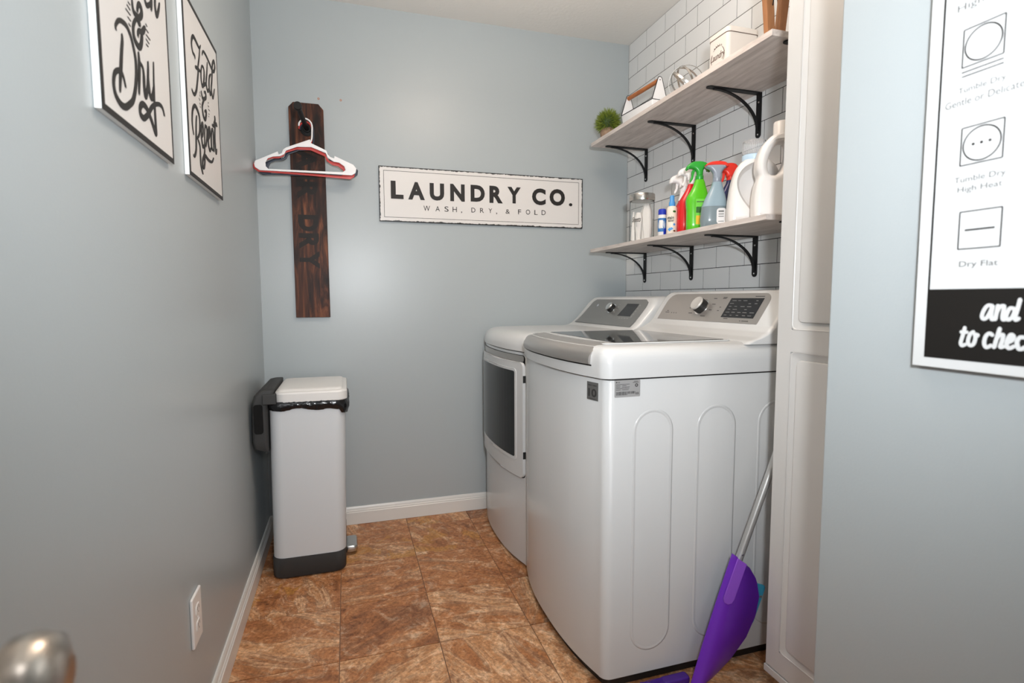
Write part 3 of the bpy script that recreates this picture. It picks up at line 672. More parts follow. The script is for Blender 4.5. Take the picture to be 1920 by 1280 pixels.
for i in range(5): L.append((1.044, 0.8455+i*0.0037, 0.012+0.016*rnd.random(), 0.0011)); L.append((1.062, 0.8455+i*0.0037, 0.008+0.016*rnd.random(), 0.0011))
L += [(1.094, 0.864, 0.018, 0.0012), (1.098, 0.867, 0.012, 0.0012)]
marks(bm, SP, L, 0.0002, 0.0005)
loft([[SP(1.1055+q*math.cos(2*PI*i/20), 0.857+q*math.sin(2*PI*i/20), 0.0007) for i in range(20)] for q in (0.0022, 0.0046)], cap=False, bm=bm)
me = mesh_from_bm(bm, 'p')
obj('label_print', join_meshes([me, text_mesh('LG', (1.0495, 1.0555, 0.8645, 0.8685), SP, 0.0002, bold=0.02, w0=0.0005), mesh_from_bm(plate([(1.0458+0.0019*math.cos(2*PI*i/14), 0.8665+0.0019*math.sin(2*PI*i/14)) for i in range(14)], SP, 0.0002, 0.0005), 'q')]), 'print_dark', st2, kind='stuff')

# ------------------------------------------------------------------ dryer
DY0, DY1 = 1.598, 2.268
dy = thing('clothes_dryer', 'white front-loading clothes dryer with grey door window, beside the back wall', 'dryer', (1.40, 1.93, 0))
DPp = (DY0, DY1, 1.040, 0.048, 1.775)
appliance_shell('body', DPp, [(0.010, 0.006), (0.014, 0.0), (0.872, 0.0), (0.876, 0.003)], 'enamel_front', dy, rc=0.030)
obj('seam', loft([[(x, y, z) for x, y in plan(*DPp, inset=0.006, rc=0.03)] for z in (0.873, 0.884)]), 'seam', dy)
appliance_shell('top_deck', (DY0-0.003, DY1+0.003, 1.034, 0.048, 1.780), [(0.880, 0.002), (0.882, 0.0), (0.900, 0.001), (0.917, 0.006), (0.931, 0.016), (0.942, 0.032), (0.950, 0.055), (0.9535, 0.085), (0.9545, 0.12)], 'enamel', dy, rc=0.05)
for (fx_, fy_) in ((1.09, DY0+0.05), (1.09, DY1-0.05), (1.72, DY0+0.05), (1.72, DY1-0.05)):
    obj('foot', lathe([(0.02, 0.0), (0.02, 0.006), (0.012, 0.007), (0.012, 0.012)], (fx_, fy_, 0), 16), 'black_plastic', dy, smooth=True)
def DF(u, v, w): return (front_x(-u, *DPp[:4])-w, -u, v)
def bowed_plate(outline_rows, pl, h_, w0=0.0, n=16):
    """grid plate that follows the bow: rows = (v, u0, u1)"""
    bm = bmesh.new(); T = []; B = []
    for v, a, b in outline_rows:
        T.append([bm.verts.new(pl(a+(b-a)*i/n, v, w0+h_)) for i in range(n+1)]); B.append([bm.verts.new(pl(a+(b-a)*i/n, v, w0)) for i in range(n+1)])
    for G in (T, B):
        for r1_, r2_ in zip(G, G[1:]):
            for i in range(n): bm.faces.new((r1_[i], r1_[i+1], r2_[i+1], r2_[i]))
    m_ = len(T)
    for i in range(n):
        for j in (0, m_-1): bm.faces.new((T[j][i], T[j][i+1], B[j][i+1], B[j][i]))
    for j in range(m_-1):
        for i in (0, n): bm.faces.new((T[j][i], T[j+1][i], B[j+1][i], B[j][i]))
    bmesh.ops.recalc_face_normals(bm, faces=bm.faces)
    return bm
def rr_rows(u0_, u1_, v0, v1, r, k=5):
    rows = []
    for i in range(k+1): t = PI/2*i/k; rows.append((v0+r-r*math.cos(t), u0_+r-r*math.sin(t), u1_-r+r*math.sin(t)))
    for i in range(k+1): t = PI/2*i/k; rows.append((v1-r+r*math.sin(t), u0_+r-r*math.cos(t), u1_-r+r*math.cos(t)))
    return rows
door = obj('door', bowed_plate(rr_rows(-2.205, -1.622, 0.372, 0.838, 0.022), DF, 0.014, -0.002), 'enamel_front', dy, bevel=0.003, label='white dryer door')
obj('door_seam', bowed_plate(rr_rows(-2.208, -1.619, 0.369, 0.866, 0.024), DF, 0.0012, 0.0), 'seam', dy)
obj('handle_recess', bowed_plate(rr_rows(-2.200, -1.630, 0.839, 0.864, 0.010), DF, 0.003, 0.0), 'silver', dy, bevel=0.001, label='silver grey recessed grip above the door')
obj('window_frame', bowed_plate(rr_rows(-2.150, -1.664, 0.436, 0.810, 0.016), DF, 0.003, 0.012), 'enamel', door, bevel=0.002)
obj('door_window', bowed_plate(rr_rows(-2.139, -1.676, 0.450, 0.800, 0.008), DF, 0.001, 0.0146), 'glass_door', door, label='dark grey window of the dryer door')
for z in (0.758, 0.452):
    obj('door_hinge', bowed_plate(rr_rows(-1.6225, -1.6185, z, z+0.028, 0.001), DF, 0.010, 0.001, n=2), 'black_plastic', dy)
profD = [(1.455, 0.948), (1.480, 0.955), (1.500, 0.966), (1.525, 0.987), (1.548, 1.012), (1.580, 1.048), (1.604, 1.080), (1.612, 1.090), (1.625, 1.095), (1.66, 1.097)]
cd_ = obj('console', console(dy, DY0+0.004, DY1-0.006, profD, 1.785, 0.060, 'enamel', 1.0975, nz=30, fillet=0.022), 'enamel', dy, smooth=True, auto=50)
PZ = [(0.0, 1.500, 0.968), (0.034, 1.525, 0.989), (0.068, 1.548, 1.014), (0.115, 1.580, 1.050), (0.154, 1.604, 1.082)]
def DPL(u, v, w):
    for (va, xa, za), (vb, xb_, zb) in zip(PZ, PZ[1:]):
        if v <= vb or vb == PZ[-1][0]:
            t = (v-va)/(vb-va); n_ = Vector((-(zb-za), 0, xb_-xa)).normalized(); return (xa+(xb_-xa)*t+n_.x*w, -u, za+(zb-za)*t+n_.z*w)
rows = []
for i in range(13):
    v = 0.154*i/12; d_ = 0.154-v; s = 0 if d_ > 0.03 else 0.03-math.sqrt(max(0, 0.03**2-(0.03-d_)**2))
    q = 0.018*(v/0.154)**1.0
    rows.append((v, -2.205+q+s, -1.640-q*0.6-s))
obj('control_panel', bowed_plate(rows, DPL, 0.0025, 0.0, n=4), 'panel_grey', cd_, smooth=True, auto=30, label='dark grey control panel')
DPL2 = lambda u, v, w: DPL(u, v, w+0.0025)
knob(DPL2, -1.925, 0.098, 0.021, 0.026, 0.027, cd_, 'chrome')
obj('display', bowed_plate([(v, -1.828+0.010*(v-0.06)/0.07, -1.715) for v in (0.060, 0.0685, 0.09, 0.115, 0.13)], DPL2, 0.0006, n=2), 'display', cd_, label='dark display window')
bm = bmesh.new(); L = []
for i in range(5): L.append((-1.705, 0.055+i*0.016, 0.008, 0.006))
for i in range(4): L.append((-1.800+i*0.024, 0.046, 0.012, 0.0035))
for (a, b) in ((-1.98, 0.12), (-1.98, 0.08), (-1.89, 0.125), (-1.885, 0.11), (-1.885, 0.095), (-1.89, 0.08), (-1.90, 0.065), (-2.12, 0.022)): L.append((a, b, 0.012, 0.002))
marks(bm, DPL2, L, 0.0004, 0.0)
obj('panel_marks', bm, 'print_grey', cd_, kind='stuff')
bm = bmesh.new()
loft([[DPL2(-2.105+q*math.cos(2*PI*i/20), 0.118+q*math.sin(2*PI*i/20), w) for i in range(20)] for q, w in ((0.0085, 0), (0.0085, 0.001), (0.006, 0.0012))], bm=bm)
obj('start_button', bm, 'chrome', cd_, smooth=True)

# ------------------------------------------------------------------ tall cabinet beside the washer
CXF, CY0, CY1 = 1.43, 0.300, 0.757
cb = thing('tall_cabinet', 'tall white panelled storage cabinet between washer and right foreground wall', 'cabinet', (1.63, 0.53, 0))
obj('carcass', box(CXF+0.021, W-0.001, CY0, CY1, 0.080, 2.30), 'cab', cb, bevel=0.001)
obj('toe_kick', box(CXF+0.075, W-0.01, CY0+0.005, CY1-0.005, 0.0, 0.0795), 'black_plastic', cb)  # toe kick coloured black for the shadow in its recess
obj('bottom_rail', box(CXF-0.002, CXF+0.022, CY0, CY1+0.0035, 0.079, 0.0975), 'cab', cb, bevel=0.001)
obj('door_gap_shade', box(CXF+0.004, CXF+0.020, CY0+0.001, CY1-0.001, 0.0970, 0.1015), 'seam', cb)  # dark strip added as the shade between rail and door
def panel_door(z0, z1, panels, name, hz):
    bm = bmesh.new()
    y0, y1 = CY0+0.003, CY1-0.001
    F = RIGHT(CXF)
    # door slab with raised-and-fielded panels modelled as nested rings
    bx(bm, CXF+0.0065, CXF+0.020, y0, y1, z0, z1)
    d = obj(name, bm, 'cab', cb, bevel=0.002)
    fr = bmesh.new()
    outer = [(-y1, z0), (-y0, z0), (-y0, z1), (-y1, z1)]
    # stiles and rails, standing 4 mm proud of the slab
    py0, py1 = y0+0.05, y1-0.045
    for (a, b, c_, e) in [(y0, py0, z0, z1), (py1, y1, z0, z1)]: bx(fr, CXF, CXF+0.007, a, b, c_, e)
    zz = [z0] + [q for p in panels for q in p] + [z1]
    for a, b in zip(zz[0::2], zz[1::2]): bx(fr, CXF, CXF+0.007, py0, py1, a, b)
    bmesh.ops.remove_doubles(fr, verts=fr.verts, dist=1e-5)
    obj('door_frame', fr, 'cab', d, bevel=0.0)
    for (a, b) in panels:
        mo = []
        for ins, w in ((-0.0005, 0.0), (0.0015, 0.0), (0.0025, -0.0012), (0.0185, -0.0060), (0.0200, -0.0004), (0.0215, 0.0)):
            mo.append([F(u, v, w) for u, v in rrect(-py1+ins, -py0-ins, a+ins, b-ins, 0.012)])
        pm = loft(mo, cap=False)
        f_ = pm.faces.new([pm.verts[-i] for i in range(1, 1)]) if False else None
        pm.verts.ensure_lookup_table(); n_ = len(mo[0]); pm.faces.new([pm.verts[len(pm.verts)-n_+i] for i in range(n_)])
        bmesh.ops.recalc_face_normals(pm, faces=pm.faces)
        obj('raised_panel', pm, 'cab', d, smooth=True, auto=25)
    return d
panel_door(0.101, 2.290, [(0.158, 0.954), (1.010, 2.225)], 'door', 1.2)

# ------------------------------------------------------------------ shelves
UZ0, UZ1 = 1.8375, 1.8555
LZ0, LZ1 = 1.3185, 1.3350
SX, SY0, SY1 = 1.548, 0.942, 2.133
def shelf(z0, z1, label):
    o = obj('wall_shelf', box(SX, W-0.0005, SY0, SY1, z0, z1), 'shelf', bevel=0.0008)
    settop(o, label, 'shelf'); return o
shelf(UZ0, UZ1, 'upper grey oak wall shelf holding the plant and laundry tin')
shelf(LZ0, LZ1, 'lower grey oak wall shelf holding the cleaning bottles')
def bracket(y, zs, drop, nose, label, cutout=False):
    t = thing('shelf_bracket', label, 'bracket', (W, y, zs-drop))
    w = 0.0125; xw = W-0.0005
    # wall plate with rounded foot
    lp = [(-w, zs), (w, zs)] + [(w*math.cos(a), zs-drop+w+w*math.sin(a)) for a in [0-PI*i/8 for i in range(9)]]
    def PL(u, v, ww): return (xw-ww, y+u, v)
    obj('wall_plate', plate(lp, PL, 0.004), 'bracket', t, bevel=0.0006)
    def PT(u, v, ww): return (v, y+u, zs-0.0003-ww)
    lp = [(-w, xw-0.004), (w, xw-0.004)] + [(w*math.cos(a), nose+w+w*math.sin(a)) for a in [0-PI*i/8 for i in range(9)]]
    obj('shelf_plate', plate(lp, PT, 0.004), 'bracket', t, bevel=0.0006)
    xa = nose+0.030; xb_ = W-0.006; zt = zs-0.0055; zb = zs-drop+0.022; bm = bmesh.new(); rings = []
    for i in range(19):
        a = PI/2*i/18; x = xa+(xb_-xa)*math.sin(a); z = zb+(zt-zb)*math.cos(a)
        tx, tz = (xb_-xa)*math.cos(a), -(zt-zb)*math.sin(a); l = math.hypot(tx, tz); nx, nz = -tz/l, tx/l
        hw = 0.006
        rings.append([(x+nx*s*0.0022, y+q*hw, z+nz*s*0.0022) for s, q in ((-1, -1), (1, -1), (1, 1), (-1, 1))])
    obj('brace', loft(rings, bm=bm), 'bracket', t, smooth=True, auto=40)
    for dz in (-0.033, -drop+0.013):
        obj('screw', lathe([(0.0035, 0), (0.003, 0.001), (0.0005, 0.0012)], (0, 0, 0), 12) if False else loft([[(xw-0.004-h_, y+r*math.cos(2*PI*i/12), zs+dz+r*math.sin(2*PI*i/12)) for i in range(12)] for r, h_ in ((0.0036, 0), (0.003, 0.0012), (0.0005, 0.0014))]), 'chrome', t, smooth=True)
    return t
names_u = ['nearest the back wall', 'second from the back wall', 'third from the back wall', 'nearest the tall cabinet, mostly hidden']
for i, y in enumerate((2.092, 1.702, 1.312, 0.958)):
    bracket(y, UZ0, 0.161, 1.607 if i < 3 else 1.607, 'black iron bracket under the upper shelf, '+names_u[i])
    bracket(y-0.004, LZ0, 0.151, 1.640 if False else 1.612, 'black iron bracket under the lower shelf, '+names_u[i])

# ------------------------------------------------------------------ signs
sg = thing('laundry_sign', 'wide white sign with worn black edges reading LAUNDRY CO. on back wall', 'sign', (1.048, D, 1.457))
SX0, SX1, SZ0, SZ1 = 0.5265, 1.570, 1.4555, 1.7130
M['worn'] = worn_sign_material(SX0, SX1, SZ0, SZ1)
obj('board', box(SX0, SX1, D-0.010, D-0.0005, SZ0, SZ1), 'worn', sg, bevel=0.001)
BP = BACK(D-0.010)
bm = bmesh.new()
a0, a1, b0, b1 = SX0+0.022, SX1-0.022, SZ0+0.020, SZ1-0.020
for (p, q, r_, s) in ((a0, a1, b0, b0+0.0018), (a0, a1, b1-0.0018, b1), (a0, a0+0.0018, b0, b1), (a1-0.0018, a1, b0, b1)):
    plate([(p, r_), (q, r_), (q, s), (p, s)], BP, 0.0004, 0, bm)
obj('border_line', bm, 'sign_black', sg)
for ch, x0, x1, z0, z1 in (('L', .581, .640, .5630, .6460), ('A', .662, .741, .5630, .6460), ('U', .765, .835, .5640, .6460), ('N', .865, .937, .5650, .6480), ('D', .967, 1.039, .5680, .6490), ('R', 1.063, 1.132, .5660, .6500), ('Y', 1.157, 1.227, .5690, .6500), ('C', 1.288, 1.362, .5670, .6510), ('O', 1.384, 1.469, .5680, .6530), ('.', 1.492, 1.511, .5690, .5850)):
    obj('letter', text_mesh(ch, (x0, x1, 1+z0, 1+z1), BP, 0.0014, bold=0.048), 'sign_black', sg)
ms = []
for ch, x0, x1, z0, z1 in (('W', .734, .765, 1.512, 1.537), ('A', .792, .813, 1.513, 1.537), ('S', .836, .856, 1.513, 1.538), ('H', .876, .897, 1.513, 1.538), (',', .918, .923, 1.508, 1.517), ('D', .970, .990, 1.515, 1.538), ('R', 1.014, 1.034, 1.515, 1.538), ('Y', 1.058, 1.076, 1.516, 1.538), (',', 1.097, 1.102, 1.510, 1.519), ('&', 1.147, 1.169, 1.516, 1.538), ('F', 1.213, 1.229, 1.516, 1.540), ('O', 1.255, 1.277, 1.517, 1.541), ('L', 1.301, 1.318, 1.517, 1.541), ('D', 1.340, 1.362, 1.518, 1.542)):
    obj('small_letter', text_mesh(ch, (x0, x1, z0, z1), BP, 0.0008), 'sign_black', sg)

def picture(y0, y1, z0, z1, label, S, Dd, extra, width):
    p = thing('embossed_picture', label, 'picture', (0, (y0+y1)/2, z0), 'script pictures on the left wall')
    t = 0.012
    obj('frame', box(0.0005, t-0.001, y0, y1, z0, z1), 'sign_side', p, bevel=0.001, label='white metal side rim')
    bm = bmesh.new(); e = 0.0105; PLn = LEFT(t-0.001)
    rnd = random.Random(int(y0*1000))
    for (a, b, c_, d_) in ((y0, y1, z0, z0+e), (y0, y1, z1-e, z1), (y0, y0+e, z0+e, z1-e), (y1-e*0.7, y1, z0+e, z1-e)):
        plate([(a, c_), (b, c_), (b, d_), (a, d_)], PLn, 0.0012, 0, bm)
    obj('black_rim', bm, 'sign_black', p)
    obj('face', plate(rrect(y0+e, y1-e*0.7, z0+e, z1-e, 0.003), PLn, 0.0008), 'sign_face', p)
    bm = bmesh.new(); strokes(bm, S, width, LEFT(t), 0.0009)
    if extra: strokes(bm, extra, width*0.85, LEFT(t), 0.0009)
    obj('script_lettering', bm, 'sign_black', p)
    for q_ in Dd: obj('dash', strokes(bmesh.new(), [q_], width*0.5, LEFT(t), 0.0007, k=3), 'sign_black', p)
    return p
picture(0.637, 1.003, 1.386, 1.815, 'white embossed metal picture ending in the script word Dry, nearer the camera', TR_WASH['s'], TR_WASH['d'], TR_WASH['h'], 0.0098)
picture(1.131, 1.497, 1.392, 1.832, 'white embossed metal picture reading Fold & Repeat, nearer the back corner', TR_FOLD['s'], TR_FOLD['d'], None, 0.0085)

# laundry symbol poster on the partition
po = thing('laundry_symbols_poster', 'white laundry symbols poster with black footer on the right foreground wall', 'poster', (XF, 0.05, 0.985))
PX = XF-0.014
yL, yR, zB, zT = 0.2285, -0.15, 0.988, 1.66
obj('board', box(PX, XF-0.0005, yR, yL, zB, zT), 'paper', po, bevel=0.0006)
obj('board_edge', box(PX+0.002, XF-0.0002, yR-0.0004, yL+0.0005, zB-0.0006, zT+0.0004), 'poster_edge', po)
RP = RIGHT(PX)
bm = bmesh.new()
yl, yr = 0.2115, -0.133
plate([(-yl, 1.002), (-yr, 1.002), (-yr, 1.1018), (-yl, 1.1018)], RP, 0.0004, 0, bm)
for (a, b, c_, d_) in ((-yl, -yl+0.0026, 1.1018, zT-0.015), (-yr-0.0026, -yr, 1.1018, zT-0.015), (-yl, -yr, zT-0.0176, zT-0.015)):
    plate([(a, c_), (b, c_), (b, d_), (a, d_)], RP, 0.0004, 0, bm)
obj('black_footer', bm, 'poster_black', po)
def line(bm, a, b, w): 
    d = Vector((b[0]-a[0], b[1]-a[1])); d.normalize(); n_ = Vector((-d.y, d.x))*w/2
    plate([(a[0]-n_.x, a[1]-n_.y), (b[0]-n_.x, b[1]-n_.y), (b[0]+n_.x, b[1]+n_.y), (a[0]+n_.x, a[1]+n_.y)], RP, 0.0004, 0, bm)
def ringp(bm, cu, cv, ru, rv, w, n=40):
    o_ = [(cu+ru*math.cos(2*PI*i/n), cv+rv*math.sin(2*PI*i/n)) for i in range(n)]; i_ = [(cu+(ru-w)*math.cos(2*PI*i/n), cv+(rv-w)*math.sin(2*PI*i/n)) for i in range(n)]
    loft([[RP(u, v, 0.0004) for u, v in o_], [RP(u, v, 0.0004) for u, v in i_]], cap=False, bm=bm)
def sq(bm, yl_, yr_, z0, z1, w=0.0016):
    for a, b in (((-yl_, z0), (-yr_, z0)), ((-yr_, z0), (-yr_, z1)), ((-yr_, z1), (-yl_, z1)), ((-yl_, z1), (-yl_, z0))): line(bm, a, b, w)
bm = bmesh.new(); sq(bm, 0.183, 0.1335, 1.405, 1.455); ringp(bm, -0.1582, 1.430, 0.0230, 0.0230, 0.0019)
line(bm, (-0.183, 1.3985), (-0.133, 1.3985), 0.0016); line(bm, (-0.1825, 1.3928), (-0.1325, 1.3928), 0.0016)
obj('tumble_dry_gentle_symbol', bm, 'sign_black', po)
bm = bmesh.new(); sq(bm, 0.178, 0.127, 1.2718, 1.3225); ringp(bm, -0.1525, 1.2972, 0.0236, 0.0233, 0.0019)
for y in (0.1628, 0.1527, 0.1427): plate([(-y+0.0019*math.cos(2*PI*i/16), 1.298+0.0019*math.sin(2*PI*i/16)) for i in range(16)], RP, 0.0004, 0, bm)
obj('tumble_dry_high_heat_symbol', bm, 'sign_black', po)
bm = bmesh.new(); sq(bm, 0.174, 0.123, 1.157, 1.208); line(bm, (-0.1665, 1.1825), (-0.1305, 1.1825), 0.0024)
obj('dry_flat_symbol', bm, 'sign_black', po)
for s, b in (
    ('High Heat', (-0.193, -0.118, 1.480, 1.492)),
    ('Tumble Dry', (-0.186, -0.129, 1.3685, 1.3785)), ('Gentle or Delicate', (-0.202, -0.108, 1.3545, 1.3640)),
    ('Tumble Dry', (-0.184, -0.122, 1.2465, 1.2565)), ('High Heat', (-0.179, -0.125, 1.2330, 1.2430)), ('Dry Flat', (-0.171, -0.124, 1.1300, 1.1400))):
    obj('caption', text_mesh(s, b, RP, 0.0003, bold=-0.004), 'print_mid', po)
bm = bmesh.new(); strokes(bm, [[(-a, b) for a, b in st] for st in TR_AND], 0.0048, RP, 0.0004, taper=False, w0=0.0006)
obj('footer_script', bm, 'paper', po, label='bold white script words and to check')

# ------------------------------------------------------------------ plank, peg and hangers on the back wall
bd = thing('wall_plank', 'dark stained wooden plank with clipped top corners hung on back wall', 'plank', (0.218, D, 1.006))
lp = [(0.1455, 1.006), (0.2935, 1.006), (0.2895, 1.938), (0.2690, 1.962), (0.1630, 1.962), (0.1430, 1.940)]
obj('board', plate(lp, BACK(D-0.0005), 0.018), 'darkwood', bd, bevel=0.001)
for ch, z1_, z0_ in (('A', 1.765, 1.672), ('I', 1.662, 1.628), ('R', 1.618, 1.540), ('D', 1.470, 1.396), ('R', 1.388, 1.316), ('Y', 1.308, 1.228)):
    # faded black letters running down the plank, turned a quarter to the right
    obj('faded_letter', text_mesh(ch, (0, 1, 0, 1), (lambda a, b: (lambda u, v, w: (0.168+0.086*v, D-0.0185-w, a-(a-b)*u)))(z1_, z0_), 0.00025, bold=0.05), 'faded', bd)
pg = (0.2185, 1.8465)
bm = bmesh.new()
loft([[(pg[0]+r*math.cos(2*PI*i/28), D-0.0185-h_, pg[1]+r*math.sin(2*PI*i/28)) for i in range(28)] for r, h_ in ((0.030, 0), (0.030, 0.003), (0.027, 0.0045), (0.016, 0.006), (0.015, 0.014), (0.013, 0.015))], bm=bm)
obj('pipe_flange', bm, 'iron', bd, smooth=True)
y0p = D-0.033
obj('pipe_peg', tube([(pg[0], y0p, pg[1]), (pg[0]-0.008, 2.10, pg[1]-0.001), (pg[0]-0.014, 1.965, pg[1]-0.002)], 0.0098, 20), 'iron', bd, smooth=True)
bm = bmesh.new()
loft([[(pg[0]-0.0135-0.0005*k, y, pg[1]-0.002) if False else (pg[0]-0.0145+r*math.cos(2*PI*i/24), y, pg[1]-0.002+r*math.sin(2*PI*i/24)) for i in range(24)] for k, (r, y) in enumerate(((0.0145, 1.972), (0.0155, 1.970), (0.0155, 1.950), (0.0145, 1.948), (0.002, 1.9475)))], bm=bm)
obj('pipe_cap', bm, 'iron', bd, smooth=True)
ho, hi, hk = TR_HANG
def hanger(name_col, mt, y, dx, dz, rot, label):
    px_, pz_ = 0.2165, 1.868
    t = thing('clothes_hanger', label, 'hanger', (px_, y, pz_), 'plastic hangers on the black peg')
    body = profile([ho, hi], 0.005, 0.0018, BACK(y+0.0025))
    obj('hanger_body', body, mt, t, smooth=True, auto=50)
    hp = smooth_path([(a, y, b) for a, b in hk], 6)
    obj('hook', tube(hp, 0.0034, 10), mt, t, smooth=True)
    t.location.x += dx; t.location.z += dz
    t.rotation_euler = (0, rot, 0)
hanger('white', 'hang_white', 2.198, 0, 0, 0, 'white plastic clothes hanger, front of the stack on the peg')
hanger('red', 'hang_red', 2.212, 0.000, -0.009, math.radians(1.7), 'red plastic clothes hanger between the white and the navy hangers')
hanger('navy', 'hang_navy', 2.226, 0.003, -0.008, math.radians(-1.5), 'navy plastic clothes hanger, rearmost on the peg')
for k, (x, z) in enumerate(((0.270, 1.992), (0.366, 1.995))):
    an = obj('wall_anchor', loft([[(x+r*math.cos(2*PI*i/14), D-h_, z+r*math.sin(2*PI*i/14)) for i in range(14)] for r, h_ in ((0.0052, -0.0005), (0.0048, 0.0008), (0.0022, 0.001), (0.0018, -0.004))]), 'anchor', smooth=True)
    settop(an, 'leftover brown wall anchor above the plank, ' + ('left one' if k == 0 else 'right one'), 'anchor', 'leftover anchors in the back wall')

# ------------------------------------------------------------------ outlet
ou = thing('wall_outlet', 'white duplex power outlet low on the left wall', 'outlet', (0, 1.022, 0.273))
obj('cover_plate', plate(rrect(0.984, 1.060, 0.276, 0.398, 0.004), LEFT(0.0), 0.007), 'outlet', ou, bevel=0.0035, seg=3)
for z in (0.3175, 0.3565):
    s_ = obj('socket', plate(rrect(1.0065, 1.0375, z-0.0135, z+0.0135, 0.009), LEFT(0.0065), 0.0022), 'outlet', ou, bevel=0.0008)
    bm = bmesh.new()
    for u in (1.0155, 1.0285): plate([(u-0.001, z), (u+0.001, z), (u+0.001, z+0.008), (u-0.001, z+0.008)], LEFT(0.0085), 0.0004, 0, bm)
    plate([(1.022+0.002*math.cos(2*PI*i/10), z-0.006+0.002*math.sin(2*PI*i/10)) for i in range(10)], LEFT(0.0085), 0.0004, 0, bm)
    obj('slots', bm, 'print_dark', s_)
obj('screw', loft([[(0.007+h_, 1.022+r*math.cos(2*PI*i/10), 0.337+r*math.sin(2*PI*i/10)) for i in range(10)] for r, h_ in ((0.003, 0), (0.0025, 0.001), (0.0003, 0.0012))]), 'outlet', ou, smooth=True)

# ------------------------------------------------------------------ trash can
tc = thing('trash_can', 'tall slim white pedal trash can with dark grey base and black liner', 'trash can', (0.205, 2.0, 0))
TY0, TY1 = 1.822, 2.190
def can_ring(z, x0, x1, y0=TY0, y1=TY1, r=0.045):
    return [(x, y, z) for x, y in rrect(x0, x1, y0, y1, r, n=8)]
obj('base', loft([can_ring(0.002, 0.066, 0.334, TY0+0.004, TY1-0.004), can_ring(0.006, 0.063, 0.337), can_ring(0.080, 0.063, 0.340), can_ring(0.083, 0.067, 0.336)]), 'can_grey', tc, smooth=True, auto=50, label='dark grey plastic base')
obj('body', loft([can_ring(0.083, 0.0665, 0.339, TY0+0.002, TY1-0.002), can_ring(0.30, 0.068, 0.343, TY0+0.001, TY1-0.001), can_ring(0.672, 0.071, 0.350, TY0, TY1)]), 'can_white', tc, smooth=True, auto=50)
# crumpled liner skirt
rnd = random.Random(11); bm = bmesh.new(); rings = []
base = rrect(0.071, 0.351, TY0, TY1, 0.045, n=10)
dense = []
for i in range(len(base)):
    a, b = Vector(base[i]), Vector(base[(i+1) % len(base)]); k = max(1, int((b-a).length/0.006))
    for j in range(k): dense.append(tuple(a+(b-a)*j/k))
n_ = len(dense); cxm, cym = 0.211, 2.006
low = [0.661+0.007*math.sin(i*0.085)+0.004*math.sin(i*0.33+1)+0.002*rnd.random() for i in range(n_)]
for lev in range(7):
    s = lev/6; ring = []
    for i, (x, y) in enumerate(dense):
        px_, py_ = dense[i-1]; qx, qy = dense[(i+1) % n_]; tx, ty = qx-px_, qy-py_; l = math.hypot(tx, ty); nx, ny = ty/l, -tx/l
        o_ = 0.0020+0.0045*math.sin(PI*s)*(0.6+0.8*abs(math.sin(i*0.9+lev)))+0.003*rnd.random()
        if x > 0.33: o_ += 0.006*math.sin(PI*min(1, s+0.15))
        zl = low[i]-(0.012 if x > 0.33 else 0)
        ring.append((x+nx*o_, y+ny*o_, zl+(0.700-zl)*s))
    rings.append(ring)
obj('bin_liner', loft(rings, cap=False), 'bag', tc, smooth=True, auto=80, label='black plastic bag folded over the rim')
ld = obj('lid', loft([can_ring(0.6955, 0.094, 0.357, TY0-0.003, TY1+0.003, 0.040), can_ring(0.698, 0.092, 0.359, TY0-0.005, TY1+0.005, 0.042), can_ring(0.728, 0.092, 0.359, TY0-0.005, TY1+0.005, 0.042), can_ring(0.7345, 0.095, 0.356, TY0-0.001, TY1+0.001, 0.040), can_ring(0.736, 0.102, 0.349, TY0+0.006, TY1-0.006, 0.034)]), 'can_lid', tc, smooth=True, auto=28)
obj('lid_top', loft([can_ring(0.735, 0.100, 0.345, TY0+0.012, TY1-0.012, 0.030), can_ring(0.742, 0.103, 0.340, TY0+0.018, TY1-0.018, 0.028), can_ring(0.7445, 0.115, 0.328, TY0+0.034, TY1-0.034, 0.024)]), 'can_lid', ld, smooth=True, auto=50)
hg = obj('hinge_housing', loft([can_ring(0.505, 0.052, 0.0665, TY0+0.02, TY1-0.02, 0.004), can_ring(0.520, 0.016, 0.0665, TY0+0.012, TY1-0.012, 0.012), can_ring(0.545, 0.010, 0.0668, TY0+0.008, TY1-0.008, 0.014), can_ring(0.700, 0.014, 0.0690, TY0+0.006, TY1-0.006, 0.014), can_ring(0.725, 0.022, 0.0905, TY0+0.006, TY1-0.006, 0.014), can_ring(0.744, 0.040, 0.0925, TY0+0.012, TY1-0.012, 0.014), can_ring(0.750, 0.060, 0.092, TY0+0.030, TY1-0.030, 0.010)]), 'can_grey', tc, smooth=True, auto=50, label='dark grey hinge housing at the wall side')
obj('hinge_arm', box(0.052, 0.1015, TY0-0.0055, TY0+0.030, 0.692, 0.7315), 'can_grey', tc, bevel=0.004, label='dark grey lid hinge')
obj('grip_recess_shade', plate(rrect(0.020, 0.052, 0.580, 0.693, 0.010), BACK(TY0+0.0080), 0.0040), 'seam', hg, bevel=0.001)  # flat black plate stands in for the shade inside a recess
obj('pedal', loft([[(x, y, z) for x, y in rrect(0.330, 0.384+dx, 1.948-dy_, 2.062+dy_, 0.014)] for z, dx, dy_ in ((0.014, -0.004, -0.003), (0.018, 0, 0), (0.034, 0.001, 0), (0.041, -0.003, -0.003))]), 'steel', tc, smooth=True, auto=50, label='metal foot pedal')

